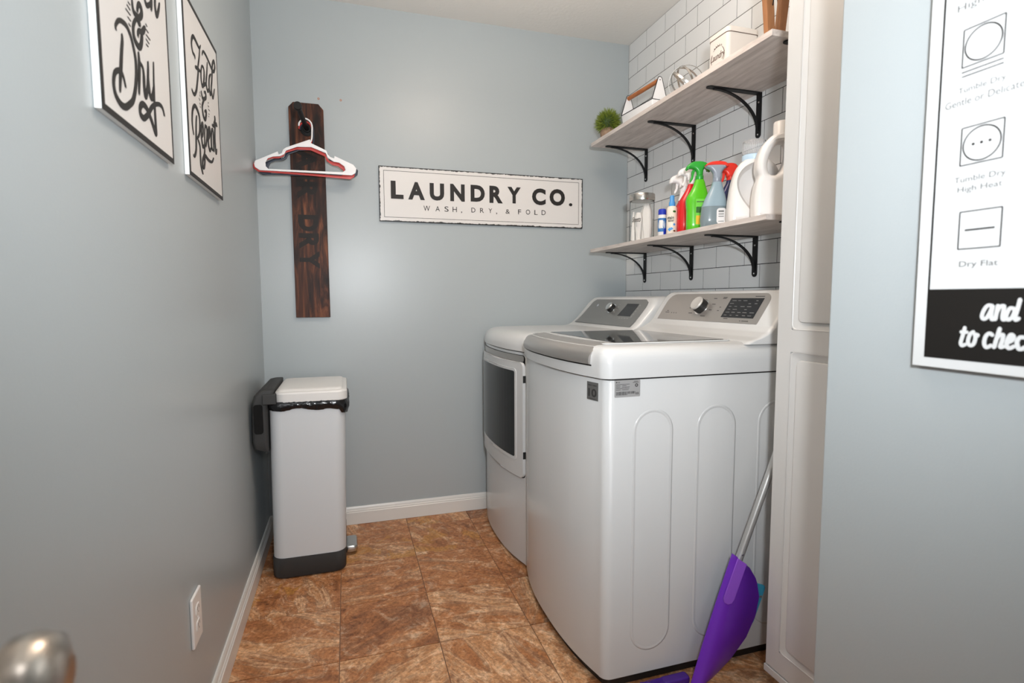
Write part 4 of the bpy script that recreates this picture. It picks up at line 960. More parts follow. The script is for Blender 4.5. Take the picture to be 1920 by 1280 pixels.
# ------------------------------------------------------------------ things on the upper shelf
# potted grass ball
pp = (1.605, 2.065, UZ1)
pt = thing('potted_grass', 'small artificial grass ball in a round tan pot at upper shelf end', 'plant', pp)
obj('pot', lathe([(0.020, 0.0), (0.030, 0.004), (0.036, 0.020), (0.038, 0.036), (0.034, 0.050), (0.030, 0.055), (0.027, 0.052), (0.02, 0.048)], pp, 28), 'potwood', pt, smooth=True)
core = bmesh.new(); bmesh.ops.create_icosphere(core, subdivisions=3, radius=0.042, matrix=Matrix.Translation((pp[0], pp[1], pp[2]+0.083)))
obj('foliage_core', core, 'leaf_dark', pt, smooth=True)
bm = bmesh.new(); rnd = random.Random(4); cc = Vector((pp[0], pp[1], pp[2]+0.083))
for i in range(1700):
    d = Vector((rnd.gauss(0, 1), rnd.gauss(0, 1), rnd.gauss(0, 1))).normalized()
    if d.z < -0.72: continue
    d2 = (d + Vector((rnd.gauss(0, .28), rnd.gauss(0, .28), rnd.gauss(0, .28)+0.06))).normalized()
    s = d.cross(Vector((rnd.random()-.5, rnd.random()-.5, rnd.random()-.5))).normalized()*0.0012
    b_ = cc+d*0.038; L_ = 0.022+0.016*rnd.random(); mid = b_+d2*L_*0.6; tip = b_+d2*L_+Vector((0, 0, -0.002+0.004*rnd.random()))
    v = [bm.verts.new(q) for q in (b_-s, b_+s, mid+s*0.8, mid-s*0.8, tip)]
    bm.faces.new((v[0], v[1], v[2], v[3])); bm.faces.new((v[3], v[2], v[4]))
obj('grass_blades', bm, 'leaf', pt, kind='stuff')

# metal caddy with wooden handle
cx0, cx1, cy0, cy1 = 1.607, 1.683, 1.690, 1.922
zr, za = 1.9245, 2.014
cdy = thing('metal_caddy', 'white metal caddy with black rims and orange wooden handle on upper shelf', 'caddy', ((cx0+cx1)/2, (cy0+cy1)/2, UZ1))
bm = bmesh.new()
ro = [[(x, y, z) for x, y in rrect(cx0+i_, cx1-i_, cy0+i_, cy1-i_, 0.004, n=3)] for z, i_ in ((UZ1+0.0003, 0.008), (zr, 0.0), (zr, 0.0015), (UZ1+0.002, 0.0095))]
loft(ro, bm=bm)
obj('tray', bm, 'basket', cdy, smooth=True, auto=30)
xm = (cx0+cx1)/2
for y, s in ((cy0, 1), (cy1, -1)):
    lp = [(cx0, zr-0.002), (cx1, zr-0.002)] + [(xm+0.011*math.cos(a), za-0.006+0.011*math.sin(a)) for a in [0.25+(PI-0.5)*i/8 for i in range(9)]]
    obj('end_plate', plate(lp, BACK(y+(0.0008 if s > 0 else 0.0008)), 0.0016), 'basket', cdy)
    e = [(xm+0.011*math.cos(a), y, za-0.006+0.011*math.sin(a)) for a in [0.25+(PI-0.5)*i/8 for i in range(9)]]
    obj('black_edge', tube([(cx1, y, zr)]+e+[(cx0, y, zr)], 0.0019, 6), 'bracket', cdy, smooth=True)
obj('black_rim', tube([(cx0, cy0, zr), (cx0, cy1, zr), (cx1, cy1, zr), (cx1, cy0, zr), (cx0, cy0, zr)], 0.0019, 6), 'bracket', cdy, smooth=True)
obj('wooden_handle', tube([(xm, cy0+0.001, za-0.008), (xm, cy1-0.001, za-0.008)], 0.0095, 18), 'handlewood', cdy, smooth=True, label='orange brown wooden handle')
for y in (cy0-0.0012, cy1+0.0012):
    obj('rivet', loft([[(xm+r*math.cos(2*PI*i/10), y-h_, za-0.008+r*math.sin(2*PI*i/10)) for i in range(10)] for r, h_ in ((0.0028, -0.001), (0.0022, 0.001))]), 'bracket', cdy)

cdy.rotation_euler = (0, 0, 0.078)
# ring orb
oc = Vector((1.650, 1.500, UZ1+0.0660)); orb = thing('ring_orb', 'silver orb of interlocking metal rings on upper shelf between caddy and tin', 'ornament', (oc.x, oc.y, UZ1))
for k, (ax, ang, rr) in enumerate((((1, 0, 0), 1.35, 0.0640), ((0.3, 1, 0), 1.15, 0.0646), ((1, 0.9, 0), 0.75, 0.0634), ((1, -0.8, 0.2), 1.75, 0.0652))):
    R_ = Matrix.Rotation(ang, 3, Vector(ax).normalized()); bm = bmesh.new(); N = 64; rings = []
    for i in range(N):
        t = 2*PI*i/N; rings.append([tuple(oc + R_ @ Vector(((rr+q)*math.cos(t), (rr+q)*math.sin(t), w))) for q, w in ((-0.0008, -0.0038), (0.0008, -0.0038), (0.0008, 0.0038), (-0.0008, 0.0038))])
    rings.append(rings[0]); loft(rings, cap=False, bm=bm); bmesh.ops.remove_doubles(bm, verts=bm.verts, dist=1e-6)
    obj('metal_ring', bm, 'steel', orb, smooth=True, auto=40)

# laundry tin
tx0, tx1, ty0, ty1 = 1.600, 1.728, 1.197, 1.302
tn = thing('laundry_tin', 'cream lidded tin lettered Laundry on upper shelf', 'tin', ((tx0+tx1)/2, (ty0+ty1)/2, UZ1))
def sec_(z, i): return [(x, y, z) for x, y in rrect(tx0+i, tx1-i, ty0+i, ty1-i, 0.014, n=6)]
obj('tin_body', loft([sec_(UZ1+0.0003, 0.003), sec_(UZ1+0.003, 0.0015), sec_(1.974, 0.0015)]), 'tin', tn, smooth=True, auto=40)
obj('tin_seam', loft([sec_(1.9735, 0.0006), sec_(1.9755, 0.0006)]), 'tin_seam', tn)
obj('tin_lid', loft([sec_(1.9755, 0.0), sec_(1.990, 0.0), sec_(1.993, 0.002), sec_(1.994, 0.005)]), 'tin', tn, smooth=True, auto=40)
TP = RIGHT(tx0+0.0015)
bm = bmesh.new()
c_u, c_v = -1.2495, 1.910
def arc(a0_, a1_, r, n=9): return [(c_u+r*math.cos(a0_+(a1_-a0_)*i/n), c_v+r*math.sin(a0_+(a1_-a0_)*i/n)) for i in range(n+1)]
strokes(bm, [arc(2.6, 3.6, 0.034), arc(0.9, -0.6, 0.034), arc(2.3, 1.2, 0.035)], 0.0020, TP, 0.0003)
for a in (1.0, 1.25, 1.5, 1.75, 2.0, 4.3, 4.55, 4.8, 5.05):
    q = (c_u+0.036*math.cos(a), c_v+0.036*math.sin(a)); strokes(bm, [[q, (q[0]+0.004*math.cos(a+0.9), q[1]+0.005*math.sin(a+0.9))]], 0.0055, TP, 0.0003, k=3)
obj('wreath_print', bm, 'tin_seam', tn)
obj('lettering', text_mesh('Laundry', (-1.286, -1.213, 1.896, 1.925), TP, 0.0003, shear=0.35, bold=0.012), 'tin_seam', tn)

# big decorative clothes pin: jaws down, legs up
PXC = 1.612
pn = thing('giant_clothespin', 'giant brown wooden clothespin standing at the near end of upper shelf', 'ornament', (PXC, 1.00, UZ1))
for s in (-1, 1):
    # half profile in x-z, thickness along y
    lp = [(0.0020, 0.0), (0.0280, 0.0), (0.0290, 0.05), (0.032, 0.16), (0.030, 0.27), (0.027, 0.30), (0.022, 0.30), (0.009, 0.20), (0.0040, 0.165), (0.0025, 0.13), (0.0025, 0.020), (0.008, 0.016), (0.0085, 0.008), (0.0020, 0.005)]
    pts = [(PXC+s*(a+0.0015+0.085*z), UZ1+0.0006+z) for a, z in lp]
    if s < 0: pts.reverse()
    obj('clothespin_half', plate(pts, BACK(1.012), 0.018), 'pinwood', pn, bevel=0.001)
sp = []
for i in range(60):
    t = i/59; a = t*2*PI*4; sp.append((PXC+0.009*math.cos(a), 0.986+0.034*t, UZ1+0.165+0.009*math.sin(a)))
obj('wire_spring', tube([(PXC-0.020, 0.9915, UZ1+0.095), (PXC-0.017, 0.9900, UZ1+0.13)]+sp+[(PXC+0.017, 1.014, UZ1+0.13), (PXC+0.020, 1.0135, UZ1+0.095)], 0.0018, 8), 'bracket', pn, smooth=True)

# ------------------------------------------------------------------ things on the lower shelf
Z = LZ1
def cyl_pl(c, r):      # wraps (u, v) round a cylinder; u = 0 faces the camera side
    a0_ = math.atan2(CY-c[1], CX-c[0])
    return lambda u, v, w: (c[0]+(r+w)*math.cos(a0_+u/r), c[1]+(r+w)*math.sin(a0_+u/r), v)
def label_patch(c, r, u0_, u1_, v0, v1, mt, parent, h_=0.0004, name='label', n=8):
    bm = bmesh.new(); pl = cyl_pl(c, r)
    plate([(u0_+(u1_-u0_)*i/n, v0) for i in range(n+1)]+[(u1_-(u1_-u0_)*i/n, v1) for i in range(n+1)], pl, h_, 0.0002, bm)
    return obj(name, bm, mt, parent)
# jar
jc = (1.628, 1.775, Z)
jr = thing('glass_jar', 'clear glass jar of white dryer sheets with brushed metal lid on lower shelf', 'jar', jc)
R0 = 0.0535
obj('jar_body', lathe([(0.030, 0.0005), (0.048, 0.001), (R0, 0.006), (R0, 0.176), (0.050, 0.180), (0.0475, 0.180), (0.0505, 0.174), (0.0505, 0.010), (0.046, 0.006), (0.02, 0.005)], jc, 40, cap=True), 'glass', jr, smooth=True)
obj('jar_lid', lathe([(0.051, 0.180), (0.0555, 0.1805), (0.056, 0.183), (0.056, 0.206), (0.0545, 0.2095), (0.048, 0.2105)], jc, 40), 'steel', jr, smooth=True, auto=40, label='brushed metal lid')
rnd = random.Random(9)
def sheet(cx, cy, r, z0, z1, lean, mt='cloth', n=26, seed=0):
    rings = []
    for k in range(12):
        s = k/11; z = z0+(z1-z0)*s; q = r*(0.85+0.25*math.sin(3*s+seed))*(1 if s < 0.8 else 1-(s-0.8)*1.8)
        rings.append([(cx+lean[0]*s+q*(1+0.16*math.sin(5*t+seed+3*s)+0.07*math.sin(11*t+seed))*math.cos(t), cy+lean[1]*s+q*0.9*(1+0.16*math.sin(4*t+1+seed))*math.sin(t), z) for t in [2*PI*i/n for i in range(n)]])
    return loft(rings)
for k, (dx, dy_, r, h_, ln) in enumerate(((0.0155, -0.016, 0.0225, 0.168, (-0.002, -0.002)), (-0.026, 0.026, 0.010, 0.138, (0.002, 0.002)), (0.016, 0.024, 0.016, 0.14, (0.0, -0.004)), (-0.0225, -0.010, 0.0145, 0.128, (0.000, -0.002)))):
    s_ = obj('dryer_sheet', sheet(jc[0]+dx, jc[1]+dy_, r, Z+0.0065, Z+h_, ln, seed=k*1.7), 'cloth', smooth=True, auto=80)
    settop(s_, ('rolled white dryer sheet standing tallest at the right inside the glass jar', 'narrow white dryer sheet at the far left inside the glass jar', 'folded white dryer sheet in the middle back inside the glass jar', 'short white dryer sheet at the front inside the glass jar')[k], 'dryer sheet', 'dryer sheets in the jar')
obj('jar_lettering', text_mesh('Sheets', (-0.046, -0.004, Z+0.086, Z+0.108), cyl_pl(jc, R0), 0.0003, shear=0.4, bold=0.01), 'print_dark', jr)
# stain stick
sc_ = (1.600, 1.569, Z)
t = thing('stain_stick', 'small blue and white bottle with royal blue cap, shortest on lower shelf', 'bottle', sc_)
obj('bottle_body', lathe([(0.014, 0), (0.0165, 0.003), (0.0165, 0.078), (0.0155, 0.083), (0.0155, 0.090)], sc_, 24), 'label_white', t, smooth=True, auto=40)
obj('cap', lathe([(0.0160, 0.090), (0.0160, 0.106), (0.0145, 0.112), (0.010, 0.114)], sc_, 24), 'blue_cap', t, smooth=True, label='royal blue cap')
label_patch(sc_, 0.0165, -0.022, 0.024, Z+0.022, Z+0.076, 'label_blue', t)
label_patch(sc_, 0.0169, -0.013, 0.003, Z+0.036, Z+0.068, 'label_white', t, name='label_window')
label_patch(sc_, 0.0169, 0.006, 0.020, Z+0.006, Z+0.034, 'blue_cap', t, name='label_stripe')
# cream pump bottle
cc_ = (1.618, 1.528, Z)
t = thing('stain_remover_spray', 'cream stain remover bottle with sky blue pump cap on lower shelf', 'bottle', cc_)
obj('bottle_body', lathe([(0.018, 0), (0.0205, 0.003), (0.0210, 0.05), (0.0200, 0.108), (0.0175, 0.116), (0.012, 0.119)], cc_, 28), 'cream', t, smooth=True, auto=50)
obj('pump_cap', lathe([(0.0125, 0.117), (0.0125, 0.134), (0.0095, 0.138), (0.0088, 0.158), (0.0075, 0.161)], cc_, 24), 'sky_cap', t, smooth=True, auto=50, label='sky blue pump cap')
P_ = cyl_pl(cc_, 0.0212)
obj('lettering', join_meshes([text_mesh('stain', (-0.019, 0.008, Z+0.066, Z+0.078), P_, 0.0003, bold=0.02), text_mesh('eater', (-0.015, 0.009, Z+0.056, Z+0.065), P_, 0.0003, bold=0.01)]), 'print_dark', t)
bm = bmesh.new()
def blob(bm, u, v, r, pl, k=5, amp=0.3):
    plate([(u+r*(1+amp*math.cos(k*a))*math.cos(a), v+r*(1+amp*math.cos(k*a))*math.sin(a)) for a in [2*PI*i/30 for i in range(30)]], pl, 0.0003, 0.0001, bm)
blob(bm, 0.010, Z+0.045, 0.0045, P_); blob(bm, -0.008, Z+0.026, 0.006, P_, 4, 0.2); blob(bm, 0.000, Z+0.029, 0.005, P_, 3, 0.2)
obj('blue_spots', bm, 'sky_cap', t)
bm = bmesh.new(); blob(bm, 0.010, Z+0.096, 0.005, P_, 2, 0.3); obj('green_leaf_print', bm, 'label_green', t)
bm = bmesh.new(); blob(bm, 0.011, Z+0.020, 0.004, P_, 2, 0.2); obj('brown_spot', bm, 'brown', t)

def spray_head(t, base, z, mt, u=(-1.0, 0.0), s=1.0, style=0, collar_mt=None):
    """trigger head; u is the horizontal direction of the nozzle"""
    ux, uy = u; vx, vy = -uy, ux
    pl = lambda a, b, w: (base[0]+ux*a+vx*(w-0.5*th), base[1]+uy*a+vy*(w-0.5*th), z+b)
    th = 0.028*s
    cl = obj('collar', lathe([(0.0135*s, 0), (0.0145*s, 0.002), (0.0145*s, 0.016*s), (0.012*s, 0.018*s)], (base[0], base[1], z), 24), collar_mt or mt, t, smooth=True)
    if style == 0:      # classic wedge head
        lp = [(-0.014, 0.012), (0.014, 0.012), (0.018, 0.024), (0.026, 0.030), (0.040, 0.032), (0.050, 0.028), (0.053, 0.034), (0.050, 0.048), (0.038, 0.058), (0.016, 0.064), (-0.006, 0.064), (-0.020, 0.056), (-0.024, 0.042), (-0.019, 0.026)]
    elif style == 1:    # long swept head with drop at the back
        lp = [(-0.009, 0.014), (0.009, 0.014), (0.012, 0.030), (0.022, 0.040), (0.038, 0.042), (0.048, 0.036), (0.050, 0.046), (0.042, 0.058), (0.022, 0.068), (-0.008, 0.068), (-0.026, 0.060), (-0.034, 0.046), (-0.036, 0.030), (-0.028, 0.034), (-0.018, 0.044), (-0.012, 0.034)]
    else:               # mushroom head
        lp = [(-0.011, 0.010), (0.011, 0.010), (0.014, 0.030), (0.026, 0.044), (0.038, 0.050), (0.040, 0.056), (0.030, 0.060), (-0.020, 0.060), (-0.030, 0.052), (-0.022, 0.044), (-0.014, 0.030)]
    lp = [(a*s, b*s) for a, b in smooth_loop(lp, 3)]
    hd = obj('spray_head', profile([lp], th, 0.009*s, pl, 3), mt, t, smooth=True, auto=60)
    if style != 2:
        th2 = 0.010*s
        pl2 = lambda a, b, w: (base[0]+ux*a+vx*(w-0.5*th2), base[1]+uy*a+vy*(w-0.5*th2), z+b)
        tg = [(0.016, 0.038), (0.026, 0.038), (0.030, 0.028), (0.030, 0.014), (0.036, -0.002), (0.032, -0.006), (0.024, 0.006), (0.021, 0.022)]
        obj('trigger', profile([[(a*s, b*s) for a, b in smooth_loop(tg, 3)]], th2, 0.002*s, pl2), mt, hd, smooth=True, auto=60)
    return hd
def bottle(t, c, secs, mt, n=36, rot=0.0, name='bottle_body', e=2.8):
    """secs: (z, rx, ry, shift in x)"""
    return obj(name, loft([sell(c[0], c[1], c[2]+z, rx, ry, e, n, rot, sx=sx) for z, rx, ry, sx in secs]), mt, t, smooth=True, auto=50)
# red bottle A: clear neck, white trigger, farther back
ca = (1.700, 1.577, Z)
t = thing('spray_bottle', 'red spray bottle with white trigger and clear white neck, leftmost red one', 'spray bottle', ca)
bottle(t, ca, [(0.0005, 0.036, 0.022, 0), (0.004, 0.040, 0.025, 0), (0.06, 0.042, 0.026, 0), (0.10, 0.038, 0.024, 0), (0.125, 0.030, 0.020, 0.002), (0.150, 0.021, 0.016, 0.004), (0.172, 0.0145, 0.0125, 0.004), (0.186, 0.013, 0.012, 0.004)], 'red')
obj('white_neck', loft([sell(ca[0]+0.003, ca[1], Z+z, rx, ry, 2.6) for z, rx, ry in ((0.152, 0.0222, 0.0172), (0.172, 0.0162, 0.0142), (0.190, 0.0145, 0.0135))]), 'white_head', t, smooth=True)
spray_head(t, (ca[0]+0.004, ca[1]), Z+0.188, 'white_head', (-1.0, 0.0), 1.12, 0)
FPB = lambda c, off: (lambda u, v, w: (c[0]+u, c[1]-off-w, v))
obj('label', plate(rrect(-0.028, 0.012, Z+0.030, Z+0.082, 0.003), FPB(ca, 0.0264), 0.0008), 'label_lav', t, label='lavender label')
t.rotation_euler = (0, 0, -math.radians(22))
# red bottle B
cb_ = (1.672, 1.492, Z)
t = thing('spray_bottle', 'red spray bottle with white trigger, just left of the green bottle', 'spray bottle', cb_)
bottle(t, cb_, [(0.0005, 0.040, 0.024, 0), (0.004, 0.044, 0.027, 0), (0.05, 0.046, 0.029, 0), (0.12, 0.043, 0.027, 0), (0.138, 0.040, 0.025, 0.002), (0.160, 0.031, 0.021, 0.006), (0.185, 0.019, 0.016, 0.008), (0.200, 0.0145, 0.014, 0.008)], 'red')
spray_head(t, (cb_[0]+0.008, cb_[1]), Z+0.200, 'white_head', (-1.0, 0.0), 1.05, 0)
obj('label', plate(rrect(-0.020, 0.030, Z+0.040, Z+0.125, 0.004), FPB(cb_, 0.0292), 0.0008), 'red_head', t)
obj('label_band', plate(rrect(-0.018, 0.026, Z+0.108, Z+0.124, 0.002), FPB(cb_, 0.0300), 0.0006), 'navy', t, label='navy label band')
obj('label_patch', plate(rrect(-0.006, 0.024, Z+0.052, Z+0.084, 0.002), FPB(cb_, 0.0300), 0.0006), 'label_white', t)
t.rotation_euler = (0, 0, -math.radians(22))
# green bottle
cg = (1.628, 1.380, Z)
t = thing('spray_bottle', 'lime green spray bottle with green trigger on lower shelf', 'spray bottle', cg)
bottle(t, cg, [(0.0005, 0.036, 0.022, 0.002), (0.004, 0.040, 0.025, 0.002), (0.03, 0.041, 0.026, 0.002), (0.075, 0.039, 0.025, 0.0), (0.115, 0.041, 0.026, -0.001), (0.130, 0.039, 0.025, 0.0), (0.150, 0.030, 0.020, 0.004), (0.170, 0.022, 0.0165, 0.006), (0.183, 0.019, 0.015, 0.006), (0.192, 0.015, 0.014, 0.006)], 'green')
spray_head(t, (cg[0]+0.006, cg[1]), Z+0.190, 'green_head', (-1.0, 0.0), 1.0, 1)
LPg = FPB(cg, 0.0263)
lb = obj('label', plate(rrect(-0.012, 0.036, Z+0.022, Z+0.118, 0.004), LPg, 0.0010), 'label_lime', t, label='lime label with yellow band')
obj('label_panel', plate(rrect(-0.010, 0.034, Z+0.068, Z+0.090, 0.002), LPg, 0.0005, 0.001), 'label_green', lb)
obj('label_band', plate(rrect(-0.010, 0.034, Z+0.026, Z+0.058, 0.002), LPg, 0.0005, 0.001), 'label_yellow', lb)
bm = bmesh.new(); marks(bm, LPg, [(-0.008+0.0042*i, Z+0.106, 0.0030, 0.004) for i in range(10)], 0.0004, 0.001); obj('label_print', bm, 'print_dark', lb)
t.rotation_euler = (0, 0, -math.radians(22))
# blue-grey bottle
cs = (1.618, 1.270, Z)
t = thing('spray_bottle', 'translucent blue-grey spray bottle with red-topped mushroom trigger head', 'spray bottle', cs)
bottle(t, cs, [(0.0005, 0.038, 0.026, 0), (0.004, 0.044, 0.030, 0), (0.03, 0.046, 0.032, 0), (0.075, 0.043, 0.030, 0.001)], 'bluegrey_dark', name='liquid_part')
bottle(t, cs, [(0.0745, 0.0435, 0.0305, 0.001), (0.095, 0.038, 0.027, 0.003), (0.115, 0.031, 0.023, 0.005), (0.135, 0.023, 0.018, 0.007), (0.150, 0.0175, 0.0155, 0.008), (0.160, 0.016, 0.015, 0.008)], 'bluegrey')
hd = spray_head(t, (cs[0]+0.008, cs[1]), Z+0.160, 'bluegrey_head', (-1.0, 0.0), 1.02, 2)
th_ = 0.027
plr = lambda a, b, w: (cs[0]+0.008-a, cs[1]-(w-0.5*th_), Z+0.160+b)
obj('red_top', profile([smooth_loop([(0.041, 0.055), (0.038, 0.063), (0.022, 0.070), (-0.004, 0.072), (-0.026, 0.068), (-0.036, 0.058), (-0.034, 0.050), (-0.012, 0.056), (0.020, 0.057)], 3)], th_, 0.005, plr, 3), 'red_head', hd, smooth=True, auto=60, label='red trigger top')
LPs = FPB(cs, 0.0323)
lb = obj('label', plate(rrect(0.002, 0.034, Z+0.012, Z+0.066, 0.010), LPs, 0.0012), 'label_white', t, label='white back label with barcode')
bm = bmesh.new(); marks(bm, LPs, [(0.008, Z+0.052, 0.018, 0.006), (0.008, Z+0.044, 0.018, 0.003), (0.008, Z+0.036, 0.018, 0.003), (0.008, Z+0.020, 0.018, 0.002)], 0.0004, 0.0012); obj('label_print', bm, 'panel_grey', lb)
t.rotation_euler = (0, 0, -math.radians(24))
# navy bottle with red trigger
cn = (1.722, 1.326, Z)
t = thing('spray_bottle', 'navy blue spray bottle with bright red trigger beside the white jugs', 'spray bottle', cn)
bottle(t, cn, [(0.0005, 0.038, 0.022, 0), (0.004, 0.042, 0.025, 0), (0.07, 0.044, 0.026, 0), (0.12, 0.038, 0.024, 0.002), (0.150, 0.027, 0.020, 0.005), (0.172, 0.017, 0.0155, 0.007), (0.184, 0.0145, 0.014, 0.007)], 'navy')
spray_head(t, (cn[0]+0.007, cn[1]), Z+0.182, 'red_head', (-1.0, 0.0), 1.0, 0)
obj('label_band', plate(rrect(-0.030, 0.020, Z+0.020, Z+0.032, 0.002), FPB(cn, 0.0263), 0.0008), 'red_head', t, label='red label patch')

t.rotation_euler = (0, 0, -math.radians(24))

# jugs: broad faces towards the near end of the shelf, handle at the front
def jug(t, y, th, outline, hole, mt='jug', bev=0.018):
    pl = lambda u, v, w: (u, y+th/2-w, Z+0.0005+v)
    return obj('jug_body', profile([smooth_loop(outline, 4), list(reversed(smooth_loop(hole, 4)))] if hole else [smooth_loop(outline, 4)], th, bev, pl, 5), mt, t, smooth=True, auto=70)
JY1, JY2 = 1.137, 1.024
t = thing('detergent_jug', 'white plastic jug with clear cap and pale blue ring on lower shelf', 'jug', (1.668, JY1, Z))
o1 = [(1.598, 0.0), (1.63, 0.0), (1.68, 0.0), (1.740, 0.0), (1.751, 0.010), (1.755, 0.05), (1.752, 0.10), (1.746, 0.150), (1.726, 0.190), (1.697, 0.209), (1.668, 0.214), (1.642, 0.208), (1.618, 0.190), (1.603, 0.155), (1.593, 0.105), (1.588, 0.050), (1.589, 0.010)]
jg = jug(t, JY1, 0.080, o1, None, bev=0.022)
def JP(u, v, w): return (u, JY1-0.040-w, Z+v)
cres = smooth_loop([(1.672, 0.026), (1.646, 0.052), (1.622, 0.088), (1.611, 0.125), (1.615, 0.155), (1.634, 0.180), (1.664, 0.194), (1.690, 0.188), (1.702, 0.150), (1.702, 0.100), (1.692, 0.055)], 4)
cuv = (1.660, 0.115)
# grip hollow cut out of the broad face
org_ = ORG[jg.name]
cut = bmesh.new(); loft([[JP(cuv[0]+(u-cuv[0])*q, cuv[1]+(v-cuv[1])*q, w) for u, v in cres] for q, w in ((1.04, 0.01), (1.0, 0.0), (0.93, -0.010), (0.80, -0.020), (0.55, -0.026), (0.2, -0.028))], bm=cut)
cme = mesh_from_bm(cut, 'cutter'); cme.transform(Matrix.Translation(-org_))
co_ = bpy.data.objects.new('cutter', cme); COL.objects.link(co_); co_.parent = t
md = jg.modifiers.new('cut', 'BOOLEAN'); md.operation = 'DIFFERENCE'; md.object = co_; md.solver = 'EXACT'
bpy.context.view_layer.update(); dg = bpy.context.evaluated_depsgraph_get()
nm = bpy.data.meshes.new_from_object(jg.evaluated_get(dg)); jg.modifiers.clear(); jg.data = nm
bpy.data.objects.remove(co_)
for p in nm.polygons: p.use_smooth = True
nm.set_sharp_from_angle(angle=math.radians(28))
obj('blue_ring', lathe([(0.036, 0.204), (0.0375, 0.207), (0.0375, 0.222), (0.034, 0.224)], (1.668, JY1, Z), 36), 'jug_ring', t, smooth=True, auto=40, label='pale blue ring')
obj('clear_cap', lathe([(0.034, 0.224), (0.0365, 0.2245), (0.0360, 0.266), (0.034, 0.269), (0.012, 0.270)], (1.668, JY1, Z), 36), 'clear_plastic', t, smooth=True, auto=40, label='clear ribbed cap')
bm = bmesh.new()
for i in range(36):
    a = 2*PI*i/36; c_, s_ = math.cos(a), math.sin(a)
    tube([(1.668+0.0366*c_, JY1+0.0366*s_, Z+0.228), (1.668+0.0361*c_, JY1+0.0361*s_, Z+0.262)], 0.0007, 5, bm=bm)
obj('cap_ribs', bm, 'clear_plastic', t, kind='stuff')
t.rotation_euler = (0, 0, -math.radians(30))
t = thing('detergent_jug', 'white plastic jug with open loop handle, half behind the tall cabinet', 'jug', (1.668, JY2, Z))
o2 = [(1.601, 0.0), (1.66, 0.0), (1.735, 0.0), (1.748, 0.010), (1.750, 0.08), (1.748, 0.150), (1.732, 0.204), (1.706, 0.238), (1.692, 0.254), (1.648, 0.254), (1.628, 0.242), (1.608, 0.216), (1.598, 0.182), (1.597, 0.150), (1.603, 0.128), (1.596, 0.105), (1.591, 0.06), (1.592, 0.012)]
h2 = [(1.634, 0.136), (1.652, 0.132), (1.668, 0.148), (1.680, 0.185), (1.681, 0.222), (1.668, 0.234), (1.646, 0.220), (1.632, 0.190), (1.627, 0.158)]
jug(t, JY2, 0.076, o2, h2, bev=0.017)
obj('neck', lathe([(0.026, 0.240), (0.026, 0.254), (0.0235, 0.260), (0.0235, 0.294), (0.021, 0.297), (0.014, 0.298)], (1.670, JY2, Z), 32), 'jug', t, smooth=True, auto=40)
obj('label', plate(rrect(1.690, 1.742, Z+0.060, Z+0.120, 0.006), BACK(JY2-0.038), 0.0008), 'teal_label', t, label='teal label')
t.rotation_euler = (0, 0, -math.radians(30))

# ------------------------------------------------------------------ dustpan and broom between washer and cabinet
dp = thing('upright_dustpan', 'purple upright dustpan on silver tube handle leaning between washer and cabinet', 'dustpan', (1.29, 0.835, 0))
a0_, a1_ = Vector((1.262, 0.835, 0.012)), Vector((1.403, 0.837, 0.357))
dv = (a1_-a0_).normalized(); pv = Vector((dv.z, 0, -dv.x))
def DPN(u, v, w):      # u across (towards the cabinet), v along the handle, w towards the camera
    p = a0_ + pv*u + dv*v; return (p.x, p.y-w, p.z)
out_ = [(-0.012, 0.0), (0.020, -0.004), (0.055, 0.030), (0.095, 0.095), (0.122, 0.165), (0.128, 0.230), (0.118, 0.285), (0.088, 0.330), (0.048, 0.358), (0.000, 0.374), (-0.030, 0.380), (-0.029, 0.360), (-0.026, 0.240), (-0.020, 0.110)]
bm = bmesh.new(); nn = 9; rows = []
# shallow scoop: bulges away from the camera between its edges
lo = []
def edge_u(v):
    def interp(L):
        for (u_a, v_a), (u_b, v_b) in zip(L, L[1:]):
            if v_a <= v <= v_b: return u_a+(u_b-u_a)*(v-v_a)/(v_b-v_a+1e-9)
        return L[-1][0]
    Lr = [(0.020, -0.004), (0.055, 0.030), (0.095, 0.095), (0.122, 0.165), (0.128, 0.230), (0.118, 0.285), (0.088, 0.330), (0.048, 0.358), (0.000, 0.374), (-0.028, 0.382)]
    Ll = [(-0.012, -0.004), (-0.020, 0.110), (-0.026, 0.240), (-0.030, 0.382)]
    return interp(Ll), interp(Lr)
for side in (0, 1):
    G = []
    for j in range(33):
        v = -0.004+0.386*j/32; ul, ur = edge_u(v)
        G.append([DPN(ul+(ur-ul)*i/nn, v, 0.020*math.sin(PI*(i/nn)**0.6)*(1 if True else 0)-0.004*(i/nn)+(0.0 if side == 0 else -0.0025)) for i in range(nn+1)])
    rows.append(G)
V = [[[bm.verts.new(p) for p in r_] for r_ in G] for G in rows]
for G in V:
    for r_a, r_b in zip(G, G[1:]):
        for i in range(nn): bm.faces.new((r_a[i], r_a[i+1], r_b[i+1], r_b[i]))
for j in range(32):
    for i in (0, nn): bm.faces.new((V[0][j][i], V[0][j+1][i], V[1][j+1][i], V[1][j][i]))
for j in (0, 32):
    for i in range(nn): bm.faces.new((V[0][j][i], V[0][j][i+1], V[1][j][i+1], V[1][j][i]))
bmesh.ops.recalc_face_normals(bm, faces=bm.faces)
pan = obj('pan', bm, 'purple', dp, smooth=True, auto=50)
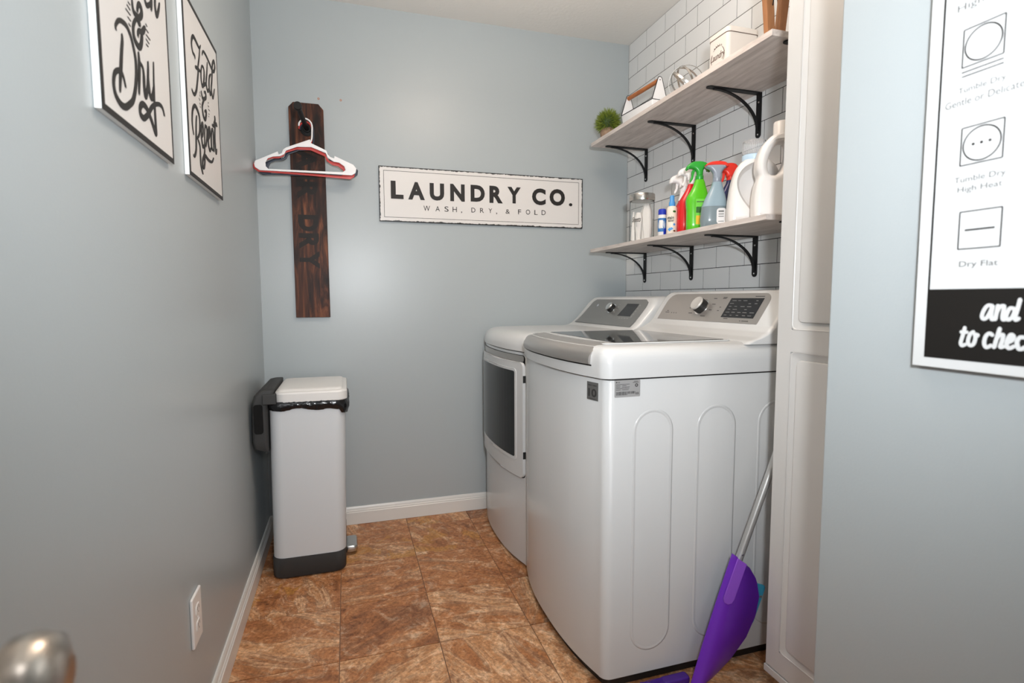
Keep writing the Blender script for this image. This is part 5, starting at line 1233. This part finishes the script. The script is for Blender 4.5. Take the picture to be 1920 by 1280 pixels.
tab = [(-0.026, 0.378), (-0.026, 0.262), (-0.019, 0.252), (-0.008, 0.250), (0.002, 0.256), (0.006, 0.268), (0.006, 0.371)]
obj('clip_tab', plate(tab, lambda u, v, w: DPN(u, v, w+0.018+0.12*(u+0.02)), 0.0035), 'purple_light', pan, bevel=0.001, label='lighter purple clip tab')
obj('handle_tube', tube([tuple(DPN(0.006, 0.300, -0.008)), tuple(DPN(0.006, 0.75, -0.008))], 0.0105, 20), 'tube', dp, smooth=True, label='silver tube handle')
obj('tube_button', tube([tuple(DPN(0.002, 0.388, 0.001)), tuple(DPN(0.002, 0.388, 0.0045))], 0.003, 10), 'chrome', dp, smooth=True)
bm = bmesh.new()
plate(rrect(0.020, 0.140, 0.200, 0.318, 0.01), lambda u, v, w: DPN(u, v, w-0.020), 0.006, 0, bm)
tl = obj('teal_clip_plate', bm, 'teal', dp, bevel=0.001, label='teal blue plate behind the pan')
for v in (0.285, 0.235):
    q = DPN(0.132, v, -0.0125)
    obj('screw', loft([[(q[0]+r*math.cos(2*PI*i/10), q[1]-h_, q[2]+r*math.sin(2*PI*i/10)) for i in range(10)] for r, h_ in ((0.004, 0), (0.0035, 0.0015))]), 'panel_grey', tl)
# broom head lying at the foot, bristles towards the washer
br = thing('broom_head', 'purple broom head with purple bristles on floor at washer foot', 'broom', (1.19, 0.868, 0))
obj('head_block', loft([[(x, y, z) for x, y in rrect(1.185, 1.268, 0.858, 0.888, 0.008)] for z in (0.002, 0.022)]), 'purple_shaded', br, bevel=0.005)
bm = bmesh.new(); rnd = random.Random(2)
for i in range(420):
    y = 0.858+0.026*rnd.random(); z = 0.004+0.015*rnd.random(); x0 = 1.190
    x1 = 1.115+0.02*rnd.random(); tube([(x0, y, z+0.002), ((x0+x1)/2, y+rnd.gauss(0, .003), z*0.85+0.002), (x1, y+rnd.gauss(0, .006), 0.003+z*0.45)], 0.0009, 3, bm=bm, cap=False)
obj('bristles', bm, 'purple_shaded', br, kind='stuff')
